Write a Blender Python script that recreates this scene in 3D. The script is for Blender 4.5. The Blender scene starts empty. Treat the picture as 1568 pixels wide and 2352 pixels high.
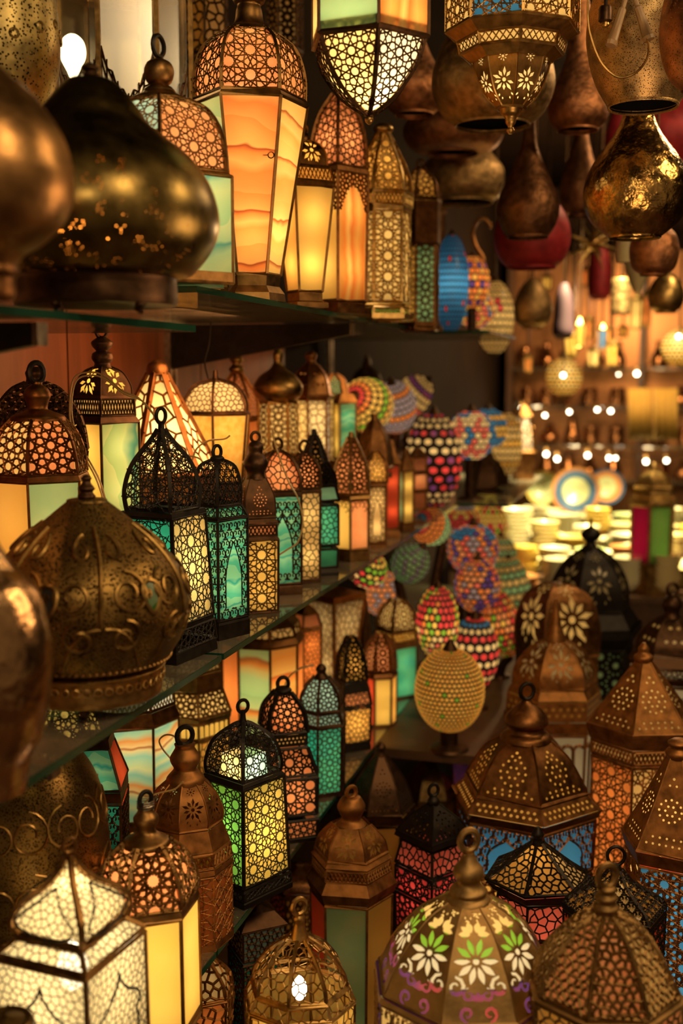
import bpy, math, random
from mathutils import Vector, Matrix
from mathutils.geometry import delaunay_2d_cdt
rnd = random.Random(7)
C = bpy.context.scene.collection
SC = bpy.context.scene
pi, sin, cos, tan = math.pi, math.sin, math.cos, math.tan
# ---------------------------------------------------------------- camera
FPX, CX, CY, VX, VY = 2600.0, 784.0, 1176.0, 1515.0, 860.0
PH = math.atan((CY - VY) / FPX)
TH = math.atan((VX - CX) / FPX * cos(PH))
FW = Vector((-sin(TH) * cos(PH), cos(TH) * cos(PH), -sin(PH)))
RT = Vector((cos(TH), sin(TH), 0))
UP = Vector((-sin(TH) * sin(PH), cos(TH) * sin(PH), cos(PH)))
cam = bpy.data.cameras.new('camera')
cam.sensor_fit = 'VERTICAL'; cam.sensor_height = 36.0; cam.lens = 36.0 * FPX / 2352
cam.clip_start = 0.05; cam.clip_end = 60
cam.dof.use_dof = True; cam.dof.focus_distance = 1.62; cam.dof.aperture_fstop = 2.9
co = bpy.data.objects.new('camera', cam); C.objects.link(co)
co.matrix_world = Matrix(((RT.x, UP.x, -FW.x, 0), (RT.y, UP.y, -FW.y, 0), (RT.z, UP.z, -FW.z, 0), (0, 0, 0, 1)))
SC.camera = co
# ---------------------------------------------------------------- world, lights, exposure
W = bpy.data.worlds.new('world'); SC.world = W; W.use_nodes = True
W.node_tree.nodes['Background'].inputs[0].default_value = (1.0, 0.62, 0.3, 1)
W.node_tree.nodes['Background'].inputs[1].default_value = 0.17
SC.view_settings.view_transform = 'Standard'; SC.view_settings.look = 'None'
SC.view_settings.exposure = 0.0; SC.view_settings.gamma = 1.0; SC.view_settings.use_curve_mapping = False
SC.cycles.max_bounces = 6; SC.cycles.diffuse_bounces = 2; SC.cycles.glossy_bounces = 3
SC.cycles.transmission_bounces = 4; SC.cycles.transparent_max_bounces = 10
SC.cycles.caustics_reflective = False; SC.cycles.caustics_refractive = False
SC.cycles.sample_clamp_indirect = 3.0
SC.cycles.use_adaptive_sampling = True; SC.cycles.adaptive_threshold = 0.02


def lamp(name, kind, loc, power, col=(1, 0.72, 0.4), size=0.1, target=None, **kw):
    d = bpy.data.lights.new(name, kind); d.energy = power; d.color = col
    if kind == 'AREA':
        d.size = size
    else:
        d.shadow_soft_size = size
    for k, v in kw.items():
        setattr(d, k, v)
    o = bpy.data.objects.new(name, d); C.objects.link(o); o.location = loc
    if target is not None:
        o.rotation_euler = (Vector(target) - Vector(loc)).to_track_quat('-Z', 'Y').to_euler()
    return o


lamp('overhead_fill', 'POINT', (0.55, 0.35, 1.1), 34, (1, .70, .35), .09)  # warm fill points added overhead for the ambient glow
lamp('overhead_fill', 'POINT', (0.95, 1.9, 1.05), 29, (1, .68, .32), .09)
lamp('overhead_fill', 'POINT', (0.15, -0.7, 0.9), 26, (1, .72, .38), .09)
lamp('overhead_fill', 'POINT', (0.5, 3.4, 1.1), 26, (1, .68, .33), .08)
lamp('dish_spot', 'SPOT', (-0.1, 4.2, 0.95), 760, (1, .84, .42), .06, (-0.25, 4.9, -.75), spot_size=1.15, spot_blend=.6)
lamp('display_fill', 'POINT', (-.2, 6.3, .40), 48, (1, .62, .28), .08)  # fill light added to brighten the far display
lamp('pot_fill', 'POINT', (.05, 1.35, .02), 5, (1, .62, .3), .12, specular_factor=.25)  # unseen fill light added to brighten the hanging pots
for ys, pw in ((1.0, 2.0), (1.8, 1.5), (2.7, .6)):
    lamp('wall_fill', 'AREA', (-.70, ys, .03), pw, (1, .46, .17), .25, (-1.1, ys, -.12))  # area fills added to brighten the wall, backs turned to the camera

# ---------------------------------------------------------------- placing


def proj(p):
    p = Vector(p); d = p.dot(FW)
    return CX + FPX * p.dot(RT) / d, CY - FPX * p.dot(UP) / d, d


def axis_at(u, D, z):
    """ground point whose projection at height z has column u and depth D"""
    a = (u - CX) / FPX * D
    # p.RT = a ; p.FW = D
    k = (D + sin(PH) * z) / cos(PH)          # = -sinTH*X + cosTH*Y
    return a * cos(TH) - k * sin(TH), a * sin(TH) + k * cos(TH)


def z_at(X, Y, v):
    b = (CY - v) / FPX
    g = -sin(TH) * X + cos(TH) * Y           # depth = g cos - z sin ; up = g sin + z cos
    return g * (b * cos(PH) - sin(PH)) / (cos(PH) + b * sin(PH))


def px(u, v, D):
    a, bb = (u - CX) / FPX, (CY - v) / FPX
    return FW * D + RT * (a * D) + UP * (bb * D)


def depth_on(v, z):
    b = (CY - v) / FPX
    return z / (FW.z + b * UP.z)


# ---------------------------------------------------------------- materials
MATS = {}


def nt(name):
    m = bpy.data.materials.new(name); m.use_nodes = True
    t = m.node_tree; t.nodes.clear()
    out = t.nodes.new('ShaderNodeOutputMaterial')
    return m, t, out


def N(t, typ, **kw):
    n = t.nodes.new(typ)
    for k, v in kw.items():
        if isinstance(k, str) and hasattr(n, k):
            setattr(n, k, v)
        else:
            n.inputs[k].default_value = v
    return n


def metal(key, col, rough=.35, met=1.0, scale=60, bump=.15, var=.5, dots=None):
    """worn metal: noise in colour, roughness and a hammered bump; dots=(scale,size) adds punched dimples"""
    if key in MATS:
        return MATS[key]
    m, t, out = nt(key)
    b = N(t, 'ShaderNodeBsdfPrincipled'); b.inputs['Metallic'].default_value = met
    tc = N(t, 'ShaderNodeTexCoord')
    n1 = N(t, 'ShaderNodeTexNoise'); n1.inputs['Scale'].default_value = scale; n1.inputs['Detail'].default_value = 5
    t.links.new(tc.outputs['Object'], n1.inputs['Vector'])
    r = N(t, 'ShaderNodeValToRGB'); e = r.color_ramp.elements
    e[0].position = .3; e[1].position = .75
    e[0].color = (*[c * (1 - var) for c in col], 1); e[1].color = (*[min(1, c * (1 + var * .5)) for c in col], 1)
    t.links.new(n1.outputs['Fac'], r.inputs['Fac']); t.links.new(r.outputs['Color'], b.inputs['Base Color'])
    mr = N(t, 'ShaderNodeMapRange'); mr.inputs['To Min'].default_value = max(.05, rough - .12); mr.inputs['To Max'].default_value = rough + .18
    t.links.new(n1.outputs['Fac'], mr.inputs['Value']); t.links.new(mr.outputs['Result'], b.inputs['Roughness'])
    bp = N(t, 'ShaderNodeBump'); bp.inputs['Strength'].default_value = bump; bp.inputs['Distance'].default_value = .004
    if dots:
        v = N(t, 'ShaderNodeTexVoronoi'); v.inputs['Scale'].default_value = dots[0]
        t.links.new(tc.outputs['Object'], v.inputs['Vector'])
        m2 = N(t, 'ShaderNodeMapRange'); m2.inputs['From Min'].default_value = dots[1] * .6; m2.inputs['From Max'].default_value = dots[1]
        t.links.new(v.outputs['Distance'], m2.inputs['Value']); t.links.new(m2.outputs['Result'], bp.inputs['Height'])
        bp.inputs['Strength'].default_value = .8; bp.inputs['Distance'].default_value = .002
        mx = N(t, 'ShaderNodeMix', data_type='RGBA', blend_type='MULTIPLY'); mx.inputs[0].default_value = 1
        t.links.new(r.outputs['Color'], mx.inputs[6])
        r2 = N(t, 'ShaderNodeValToRGB'); r2.color_ramp.elements[0].color = (.08, .07, .05, 1)
        t.links.new(m2.outputs['Result'], r2.inputs['Fac']); t.links.new(r2.outputs['Color'], mx.inputs[7])
        t.links.new(mx.outputs[2], b.inputs['Base Color'])
    else:
        t.links.new(n1.outputs['Fac'], bp.inputs['Height'])
    t.links.new(bp.outputs['Normal'], b.inputs['Normal'])
    t.links.new(b.outputs['BSDF'], out.inputs['Surface'])
    MATS[key] = m
    return m


def pierced(key, col, rough, scale, size, patch, thr, rad=.5):
    """sheet brass with clusters of tiny real see-through perforations"""
    if key in MATS:
        return MATS[key]
    m = metal(key, col, rough, scale=40, bump=.12, var=.4)
    t = m.node_tree
    out = [n for n in t.nodes if n.type == 'OUTPUT_MATERIAL'][0]
    b = [n for n in t.nodes if n.type == 'BSDF_PRINCIPLED'][0]
    tc = [n for n in t.nodes if n.type == 'TEX_COORD'][0]
    v = N(t, 'ShaderNodeTexVoronoi'); v.inputs['Scale'].default_value = scale; v.inputs['Randomness'].default_value = rad
    p = N(t, 'ShaderNodeTexVoronoi'); p.inputs['Scale'].default_value = patch
    for n in (v, p):
        t.links.new(tc.outputs['Object'], n.inputs['Vector'])
    a = N(t, 'ShaderNodeMath', operation='LESS_THAN'); a.inputs[1].default_value = size
    t.links.new(v.outputs['Distance'], a.inputs[0])
    c = N(t, 'ShaderNodeMath', operation='LESS_THAN'); c.inputs[1].default_value = thr
    t.links.new(p.outputs['Distance'], c.inputs[0])
    d = N(t, 'ShaderNodeMath', operation='MULTIPLY')
    t.links.new(a.outputs[0], d.inputs[0]); t.links.new(c.outputs[0], d.inputs[1])
    sp = N(t, 'ShaderNodeSeparateXYZ'); t.links.new(tc.outputs['Object'], sp.inputs[0])
    lo = N(t, 'ShaderNodeMath', operation='LESS_THAN'); lo.inputs[1].default_value = .152
    t.links.new(sp.outputs['Z'], lo.inputs[0])
    d2 = N(t, 'ShaderNodeMath', operation='MULTIPLY'); t.links.new(d.outputs[0], d2.inputs[0]); t.links.new(lo.outputs[0], d2.inputs[1]); d = d2
    tr = N(t, 'ShaderNodeBsdfTransparent'); mx = N(t, 'ShaderNodeMixShader')
    t.links.new(d.outputs[0], mx.inputs[0]); t.links.new(b.outputs[0], mx.inputs[1]); t.links.new(tr.outputs[0], mx.inputs[2])
    t.links.new(mx.outputs[0], out.inputs['Surface'])
    return m


BRASS = metal('brass', (.46, .27, .09), .36)
GOLD = metal('gold_brass', (.62, .40, .14), .34)
ANTIQUE = metal('antique_brass', (.30, .16, .055), .4, var=.45)
COPPER = metal('copper', (.42, .19, .065), .38)
BROWN = metal('brown_copper', (.24, .105, .036), .42)
DARK = metal('dark_bronze', (.085, .042, .02), .42, met=.9)
BLACK = metal('black_iron', (.018, .012, .008), .45, met=.6)
RUST = metal('rust_copper', (.36, .155, .045), .48, met=.9)
STEEL = metal('steel', (.4, .33, .25), .35)

PANE = {  # kind: (stops, mode, scale, distortion)
    'amber': ([(.2, (.95, .50, .10)), (.8, (1, .62, .16))], 'noise', 9, 0),
    'yellow': ([(.2, (.95, .62, .12)), (.8, (1, .74, .22))], 'noise', 10, 0),
    'butter': ([(.2, (1, .70, .26)), (.8, (1, .78, .36))], 'noise', 8, 0),
    'cream': ([(.2, (1, .76, .36)), (.8, (1, .84, .48))], 'noise', 10, 0),
    'frost': ([(.2, (1, .80, .42)), (.8, (1, .88, .54))], 'noise', 10, 0),
    'white': ([(.2, (.95, .9, .7)), (.8, (1, .95, .8))], 'noise', 10, 0),
    'orange': ([(.2, (.95, .25, .06)), (.8, (1, .38, .10))], 'noise', 12, 0),
    'salmon': ([(.2, (.95, .33, .13)), (.8, (1, .48, .22))], 'noise', 30, 0),
    'pink': ([(.2, (.9, .16, .12)), (.8, (1, .26, .20))], 'noise', 14, 0),
    'rose': ([(.2, (.8, .05, .07)), (.8, (.95, .12, .12))], 'noise', 14, 0),
    'red': ([(.2, (.8, .08, .03)), (.8, (.95, .16, .06))], 'noise', 14, 0),
    'seafoam': ([(.25, (.28, .62, .36)), (.6, (.46, .72, .38)), (.8, (.62, .74, .36))], 'noise', 10, 0),
    'teal': ([(.3, (.015, .42, .36)), (.7, (.05, .58, .46))], 'noise', 12, 0),
    'aqua': ([(.2, (.10, .55, .40)), (.5, (.30, .72, .46)), (.62, (.03, .40, .38)), (.72, (.26, .68, .44))], 'wave', 9, 9),
    'tealgreen': ([(.2, (.02, .42, .34)), (.5, (.12, .62, .38)), (.8, (.02, .35, .36))], 'noise', 14, 0),
    'green': ([(.2, (.12, .48, .10)), (.8, (.24, .62, .14))], 'noise', 10, 0),
    'lime': ([(.2, (.25, .6, .05)), (.8, (.35, .7, .1))], 'noise', 10, 0),
    'blue': ([(.2, (.03, .19, .52)), (.8, (.07, .32, .70))], 'noise', 8, 0),
    'skyblue': ([(.2, (.35, .62, .62)), (.8, (.5, .75, .7))], 'noise', 8, 0),
    'lilac': ([(.2, (.35, .32, .45)), (.8, (.5, .42, .5))], 'noise', 20, 0),
    'purple': ([(.2, (.10, .04, .30)), (.5, (.16, .10, .45)), (.8, (.35, .10, .35))], 'noise', 14, 0),
    'violetred': ([(.3, (.12, .06, .45)), (.5, (.25, .08, .3)), (.7, (.8, .12, .05))], 'noise', 9, 0),
    'magenta': ([(.2, (.5, .0, .1)), (.8, (.6, .02, .15))], 'noise', 9, 0),
    'gold': ([(.3, (1, .50, .08)), (.7, (1, .72, .2))], 'noise', 90, 0),
    # veined onyx glass; bands run along z with wobble
    'onyx_orange': ([(0, (.96, .42, .12)), (.3, (.92, .30, .07)), (.45, (1, .46, .14)), (.60, (.9, .26, .06)), (.66, (.35, .07, .02)), (.69, (1, .45, .13)), (1, (.95, .33, .08))], 'wave', 3.6, 5.5),
    'onyx_yellow': ([(0, (1, .66, .2)), (.3, (1, .5, .13)), (.42, (1, .72, .25)), (.6, (1, .6, .18)), (.68, (.5, .12, .03)), (.71, (1, .7, .24)), (1, (1, .62, .18))], 'wave', 4.4, 5),
    'onyx_green': ([(0, (.42, .66, .28)), (.35, (.55, .74, .34)), (.55, (.14, .42, .30)), (.62, (.08, .32, .28)), (.72, (.5, .72, .32)), (1, (.6, .74, .34))], 'wavex', 5.5, 7),
    'onyx_seafoam': ([(0, (.40, .66, .36)), (.4, (.60, .74, .38)), (.6, (.46, .68, .40)), (.72, (.10, .36, .32)), (.78, (.45, .68, .4)), (1, (.62, .74, .4))], 'wave', 3.8, 8),
    'onyx_mixed': ([(0, (.62, .70, .34)), (.2, (.30, .60, .46)), (.36, (.8, .66, .3)), (.42, (.42, .12, .04)), (.47, (.85, .6, .25)), (.62, (.8, .32, .08)), (.74, (.45, .65, .4)), (.86, (.25, .55, .45)), (1, (.7, .7, .34))], 'wave', 4.2, 4.5),
    'onyx_gorange': ([(0, (.35, .62, .28)), (.35, (.45, .68, .32)), (.5, (.75, .62, .22)), (.6, (.8, .32, .06)), (.68, (.4, .14, .04)), (.74, (.5, .66, .3)), (1, (.3, .55, .25))], 'wave', 3.2, 3),
    'onyx_fire': ([(0, (1, .40, .08)), (.3, (1, .55, .14)), (.5, (1, .32, .06)), (.58, (.6, .14, .03)), (.64, (1, .6, .16)), (1, (1, .42, .09))], 'wave', 3.8, 3.5),
    'stripe_orange': ([(0, (1, .52, .13)), (.3, (1, .34, .07)), (.5, (1, .64, .2)), (.7, (.85, .25, .05)), (1, (1, .55, .15))], 'wavex', 7, 2.5),
}


def pane_mat(kind):
    key = 'glass_' + kind
    if key in MATS:
        return MATS[key]
    stops, mode, scale, dist = PANE[kind]
    m, t, out = nt(key)
    tc = N(t, 'ShaderNodeTexCoord'); oi = N(t, 'ShaderNodeObjectInfo')
    add = N(t, 'ShaderNodeVectorMath', operation='MULTIPLY_ADD')
    cmb = N(t, 'ShaderNodeCombineXYZ')
    for i in (0, 1, 2):
        t.links.new(oi.outputs['Random'], cmb.inputs[i])
    t.links.new(cmb.outputs[0], add.inputs[0]); add.inputs[1].default_value = (3.1, 2.3, 1.7)
    t.links.new(tc.outputs['Object'], add.inputs[2])
    if mode == 'noise':
        n = N(t, 'ShaderNodeTexNoise'); n.inputs['Scale'].default_value = scale; n.inputs['Detail'].default_value = 3
        fac = n.outputs['Fac']
    else:
        n = N(t, 'ShaderNodeTexWave', bands_direction='Z' if mode == 'wave' else 'Y', wave_profile='SAW')
        n.inputs['Scale'].default_value = scale; n.inputs['Distortion'].default_value = dist
        n.inputs['Detail'].default_value = 3.5; n.inputs['Detail Scale'].default_value = 1.3
        fac = n.outputs['Fac']
    t.links.new(add.outputs[0], n.inputs['Vector'])
    r = N(t, 'ShaderNodeValToRGB'); els = r.color_ramp.elements
    while len(els) < len(stops):
        els.new(.5)
    for e, (p, c) in zip(els, stops):
        e.position = p; e.color = (*c, 1)
    t.links.new(fac, r.inputs['Fac'])
    tl = N(t, 'ShaderNodeBsdfTranslucent'); df = N(t, 'ShaderNodeBsdfDiffuse'); gl = N(t, 'ShaderNodeBsdfGlossy')
    gl.inputs['Roughness'].default_value = .25; gl.inputs['Color'].default_value = (.5, .5, .5, 1)
    t.links.new(r.outputs['Color'], tl.inputs['Color']); t.links.new(r.outputs['Color'], df.inputs['Color'])
    mx = N(t, 'ShaderNodeMixShader'); mx.inputs[0].default_value = .25
    t.links.new(tl.outputs[0], mx.inputs[1]); t.links.new(df.outputs[0], mx.inputs[2])
    m2 = N(t, 'ShaderNodeMixShader'); m2.inputs[0].default_value = .05
    t.links.new(mx.outputs[0], m2.inputs[1]); t.links.new(gl.outputs[0], m2.inputs[2])
    if kind == 'frost':
        m3 = N(t, 'ShaderNodeMixShader'); tp = N(t, 'ShaderNodeBsdfTransparent'); m3.inputs[0].default_value = .14
        t.links.new(m2.outputs[0], m3.inputs[1]); t.links.new(tp.outputs[0], m3.inputs[2]); m2 = m3
    t.links.new(m2.outputs[0], out.inputs['Surface'])
    MATS[key] = m
    return m


def clear_glass(key, tint=(.9, .95, .9), refl=.12, rough=.03, haze=0.0):
    if key in MATS:
        return MATS[key]
    m, t, out = nt(key)
    tr = N(t, 'ShaderNodeBsdfTransparent'); tr.inputs[0].default_value = (*tint, 1)
    gl = N(t, 'ShaderNodeBsdfGlossy'); gl.inputs['Roughness'].default_value = rough
    lw = N(t, 'ShaderNodeLayerWeight'); lw.inputs[0].default_value = .35
    mr = N(t, 'ShaderNodeMapRange'); mr.inputs['To Min'].default_value = refl; mr.inputs['To Max'].default_value = .75
    t.links.new(lw.outputs['Facing'], mr.inputs['Value'])
    mx = N(t, 'ShaderNodeMixShader')
    t.links.new(mr.outputs[0], mx.inputs[0]); t.links.new(tr.outputs[0], mx.inputs[1]); t.links.new(gl.outputs[0], mx.inputs[2])
    if haze:                                             # tan diffuse haze painted in for the warm reflection on the shelves
        df = N(t, 'ShaderNodeBsdfDiffuse'); df.inputs[0].default_value = (.6, .5, .36, 1)
        tc = N(t, 'ShaderNodeTexCoord'); no = N(t, 'ShaderNodeTexNoise'); no.inputs['Scale'].default_value = 14; no.inputs['Detail'].default_value = 6
        t.links.new(tc.outputs['Object'], no.inputs['Vector'])
        md = N(t, 'ShaderNodeMath', operation='MULTIPLY'); md.inputs[1].default_value = haze * 2; t.links.new(no.outputs['Fac'], md.inputs[0])
        m4 = N(t, 'ShaderNodeMixShader'); t.links.new(md.outputs[0], m4.inputs[0]); t.links.new(mx.outputs[0], m4.inputs[1]); t.links.new(df.outputs[0], m4.inputs[2]); mx = m4
    t.links.new(mx.outputs[0], out.inputs['Surface'])
    MATS[key] = m
    return m


def emis(key, col, s):
    if key in MATS:
        return MATS[key]
    m, t, out = nt(key)
    e = N(t, 'ShaderNodeEmission'); e.inputs[0].default_value = (*col, 1); e.inputs[1].default_value = s
    t.links.new(e.outputs[0], out.inputs['Surface'])
    MATS[key] = m
    return m


def plain(key, col, rough=.6, var=.25, scale=20, spec=.4):
    if key in MATS:
        return MATS[key]
    m, t, out = nt(key)
    b = N(t, 'ShaderNodeBsdfPrincipled'); b.inputs['Roughness'].default_value = rough
    b.inputs['Specular IOR Level'].default_value = spec
    tc = N(t, 'ShaderNodeTexCoord'); n = N(t, 'ShaderNodeTexNoise'); n.inputs['Scale'].default_value = scale; n.inputs['Detail'].default_value = 4
    t.links.new(tc.outputs['Object'], n.inputs['Vector'])
    r = N(t, 'ShaderNodeValToRGB'); e = r.color_ramp.elements
    e[0].color = (*[c * (1 - var) for c in col], 1); e[1].color = (*[min(1, c * (1 + var)) for c in col], 1)
    t.links.new(n.outputs['Fac'], r.inputs['Fac']); t.links.new(r.outputs['Color'], b.inputs['Base Color'])
    t.links.new(b.outputs[0], out.inputs['Surface'])
    MATS[key] = m
    return m


def wood(key, c0, c1, rough=.5, sc=(3, 40, 1.2)):
    if key in MATS:
        return MATS[key]
    m, t, out = nt(key)
    b = N(t, 'ShaderNodeBsdfPrincipled'); b.inputs['Roughness'].default_value = rough
    tc = N(t, 'ShaderNodeTexCoord'); mp = N(t, 'ShaderNodeMapping'); mp.inputs['Scale'].default_value = sc
    n = N(t, 'ShaderNodeTexNoise'); n.inputs['Scale'].default_value = 4; n.inputs['Detail'].default_value = 8; n.inputs['Distortion'].default_value = .6
    t.links.new(tc.outputs['Object'], mp.inputs[0]); t.links.new(mp.outputs[0], n.inputs['Vector'])
    r = N(t, 'ShaderNodeValToRGB'); e = r.color_ramp.elements
    e[0].position = .3; e[1].position = .7; e[0].color = (*c0, 1); e[1].color = (*c1, 1)
    t.links.new(n.outputs['Fac'], r.inputs['Fac']); t.links.new(r.outputs['Color'], b.inputs['Base Color'])
    t.links.new(b.outputs[0], out.inputs['Surface'])
    MATS[key] = m
    return m


BULB = emis('bulb_glow', (1, .84, .6), 9.0)
BULB_FAR = emis('bulb_glow_far', (1, .86, .6), 16.0)
CLEAR = clear_glass('clear_glass')
SHELF = clear_glass('shelf_glass', (.78, .82, .70), .15, .06, .13)
EDGE = plain('glass_edge', (.01, .05, .03), .15, .3, 10, .8)

# ---------------------------------------------------------------- mesh helpers


class MB:
    def __init__(s):
        s.v, s.f = [], []

    def add(s, vs, fs):
        o = len(s.v); s.v += [tuple(p) for p in vs]; s.f += [tuple(i + o for i in f) for f in fs]

    def lathe(s, prof, seg=24, rot=0.0, cap0=False, cap1=False):
        o = len(s.v); k = len(prof)
        for r, z in prof:
            for i in range(seg):
                a = rot + 2 * pi * i / seg
                s.v.append((r * cos(a), r * sin(a), z))
        for j in range(k - 1):
            for i in range(seg):
                i2 = (i + 1) % seg
                s.f.append((o + j * seg + i, o + j * seg + i2, o + (j + 1) * seg + i2, o + (j + 1) * seg + i))
        if cap0:
            s.f.append(tuple(o + i for i in reversed(range(seg))))
        if cap1:
            s.f.append(tuple(o + (k - 1) * seg + i for i in range(seg)))

    def tube(s, pts, r, k=6, closed=False, r1=None):
        pts = [Vector(p) for p in pts]; n = len(pts); o = len(s.v)
        up = Vector((.13, .21, .97)); prev = None
        for i, p in enumerate(pts):
            a = pts[(i - 1) % n] if (closed or i > 0) else p
            b = pts[(i + 1) % n] if (closed or i < n - 1) else p
            d = (b - a).normalized()
            if prev is None:
                x = d.cross(up)
                if x.length < 1e-3:
                    x = d.cross(Vector((1, 0, 0)))
            else:
                x = prev - d * prev.dot(d)
            x.normalize(); prev = x; y = d.cross(x)
            rr = r if r1 is None else r + (r1 - r) * i / max(1, n - 1)
            for j in range(k):
                t = 2 * pi * j / k
                s.v.append(tuple(p + x * (rr * cos(t)) + y * (rr * sin(t))))
        m = n if closed else n - 1
        for i in range(m):
            i2 = (i + 1) % n
            for j in range(k):
                j2 = (j + 1) % k
                s.f.append((o + i * k + j, o + i * k + j2, o + i2 * k + j2, o + i2 * k + j))
        if not closed:
            s.f.append(tuple(o + j for j in reversed(range(k)))); s.f.append(tuple(o + (n - 1) * k + j for j in range(k)))

    def box(s, a, b):
        (x0, y0, z0), (x1, y1, z1) = a, b
        s.add([(x0, y0, z0), (x1, y0, z0), (x1, y1, z0), (x0, y1, z0), (x0, y0, z1), (x1, y0, z1), (x1, y1, z1), (x0, y1, z1)],
              [(3, 2, 1, 0), (4, 5, 6, 7), (0, 1, 5, 4), (1, 2, 6, 5), (2, 3, 7, 6), (3, 0, 4, 7)])

    def ball(s, c, r, seg=10, rows=6, sz=1.0):
        pr = [(max(1e-4, r * sin(pi * j / rows)), c[2] - r * sz * cos(pi * j / rows)) for j in range(rows + 1)]
        o = len(s.v); s.lathe(pr, seg)
        for i in range(o, len(s.v)):
            x, y, z = s.v[i]; s.v[i] = (x + c[0], y + c[1], z)

    def mesh(s, name, mat, smooth=True, ang=.6):
        m = bpy.data.meshes.new(name); m.from_pydata(s.v, [], s.f); m.materials.append(mat)
        if smooth:
            m.polygons.foreach_set('use_smooth', [True] * len(m.polygons)); m.set_sharp_from_angle(angle=ang)
        m.update()
        return m


def obj(name, me, parent=None, loc=None, rz=0.0, kind=None, mat=None, **mk):
    if isinstance(me, MB):
        me = me.mesh(name, mat, **mk)
    o = bpy.data.objects.new(name, me); C.objects.link(o)
    if parent is not None:
        o.parent = parent
    if loc is not None:
        o.location = loc
    if rz:
        o.rotation_euler = (0, 0, rz)
    if kind:
        o['kind'] = kind
    return o


LABELS = {}


def tag(o, label, cat, group=None):
    o['label'] = label; o['category'] = cat
    if group:
        o['group'] = group
    if label in LABELS and not group:
        print('DUPLABEL', label)
    nw = len(label.split())
    if nw > 16 or nw < 4:
        print('LABEL LENGTH', nw, label)
    LABELS[label] = 1
    return o


def empty(name, loc, label, cat, group=None):
    o = bpy.data.objects.new(name, None); C.objects.link(o); o.location = loc; o.empty_display_size = .05
    return tag(o, label, cat, group)


def curve(pts, n=6):
    """Catmull-Rom through (r, z) points"""
    if len(pts) < 3:
        return list(pts)
    P = [pts[0]] + list(pts) + [pts[-1]]; out = []
    for i in range(1, len(P) - 2):
        p0, p1, p2, p3 = P[i - 1], P[i], P[i + 1], P[i + 2]
        for j in range(n):
            t = j / n
            out.append(tuple(.5 * ((2 * p1[k]) + (p2[k] - p0[k]) * t + (2 * p0[k] - 5 * p1[k] + 4 * p2[k] - p3[k]) * t * t + (3 * p1[k] - p0[k] - 3 * p2[k] + p3[k]) * t ** 3) for k in range(len(p1))))
    out.append(tuple(pts[-1]))
    return out


# ---------------------------------------------------------------- pierced patterns (segments in a plane, metres)


def hankin(kind, w, h, cell, th):
    polys = []
    if kind == 8:
        e = cell / (1 + math.sqrt(2))
        nx, ny = int(w / cell / 2) + 2, int(h / cell / 2) + 2
        for i in range(-nx, nx + 1):
            for j in range(-ny, ny + 1):
                polys.append((i * cell, j * cell, 8, cell / 2, 0)); polys.append(((i + .5) * cell, (j + .5) * cell, 4, e / 2, pi / 4))
    else:
        e = cell / (2 + math.sqrt(3)); q = cell * math.sqrt(3) / 2
        nx, ny = int(w / cell / 2) + 3, int(h / q / 2) + 2
        for j in range(-ny, ny + 1):
            for i in range(-nx, nx + 1):
                x, y = i * cell + (cell / 2 if j % 2 else 0), j * q
                polys.append((y, x, 12, cell / 2, 0))
                polys.append((y + q / 3, x + cell / 2, 3, e / 2 / math.sqrt(3), 0)); polys.append((y - q / 3, x + cell / 2, 3, e / 2 / math.sqrt(3), pi / 3))
    segs = []
    for cx, cy, n, rho, ph in polys:
        if abs(cx) > w / 2 + cell or abs(cy) > h / 2 + cell:
            continue
        for i in range(n):
            a = ph + 2 * pi * i / n
            for sg in (1, -1):
                sk = 3 if n >= 8 else 1
                tt = tan(sk * pi / n); t_ = th if n >= 8 else th
                k = rho * tt / (cos(t_) + sin(t_) * tt)
                nn, tg = rho - k * sin(t_), sg * k * cos(t_)
                p = (cx + rho * cos(a), cy + rho * sin(a))
                q2 = (cx + nn * cos(a) - tg * sin(a), cy + nn * sin(a) + tg * cos(a))
                segs.append((p, q2))
    return segs


def voro(w, h, cell, jit=.35, seed=1):
    r = random.Random(seed); pts = []; j = 0; y = -h / 2 - cell
    while y < h / 2 + cell * 1.2:
        x = -w / 2 - cell * (1.5 if j % 2 else 1)
        while x < w / 2 + cell * 1.2:
            pts.append(Vector((x + r.uniform(-jit, jit) * cell, y + r.uniform(-jit, jit) * cell))); x += cell
        y += cell * .87; j += 1
    vs, es, fs, *_ = delaunay_2d_cdt(pts, [], [], 0, 1e-7)
    cc, ed, segs = [], {}, []
    for f in fs:
        (ax, ay), (bx, by), (cx, cy) = [vs[i] for i in f]
        d = 2 * (ax * (by - cy) + bx * (cy - ay) + cx * (ay - by))
        if abs(d) < 1e-12:
            cc.append(None); continue
        ux = ((ax * ax + ay * ay) * (by - cy) + (bx * bx + by * by) * (cy - ay) + (cx * cx + cy * cy) * (ay - by)) / d
        uy = ((ax * ax + ay * ay) * (cx - bx) + (bx * bx + by * by) * (ax - cx) + (cx * cx + cy * cy) * (bx - ax)) / d
        cc.append((ux, uy))
    for k, f in enumerate(fs):
        for i in range(3):
            key = tuple(sorted((f[i], f[(i + 1) % 3])))
            if key in ed:
                a, b = cc[ed[key]], cc[k]
                if a and b and math.dist(a, b) < 3 * cell and math.dist(a, b) > cell * .02:
                    segs.append((a, b))
            else:
                ed[key] = k
    return segs


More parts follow.
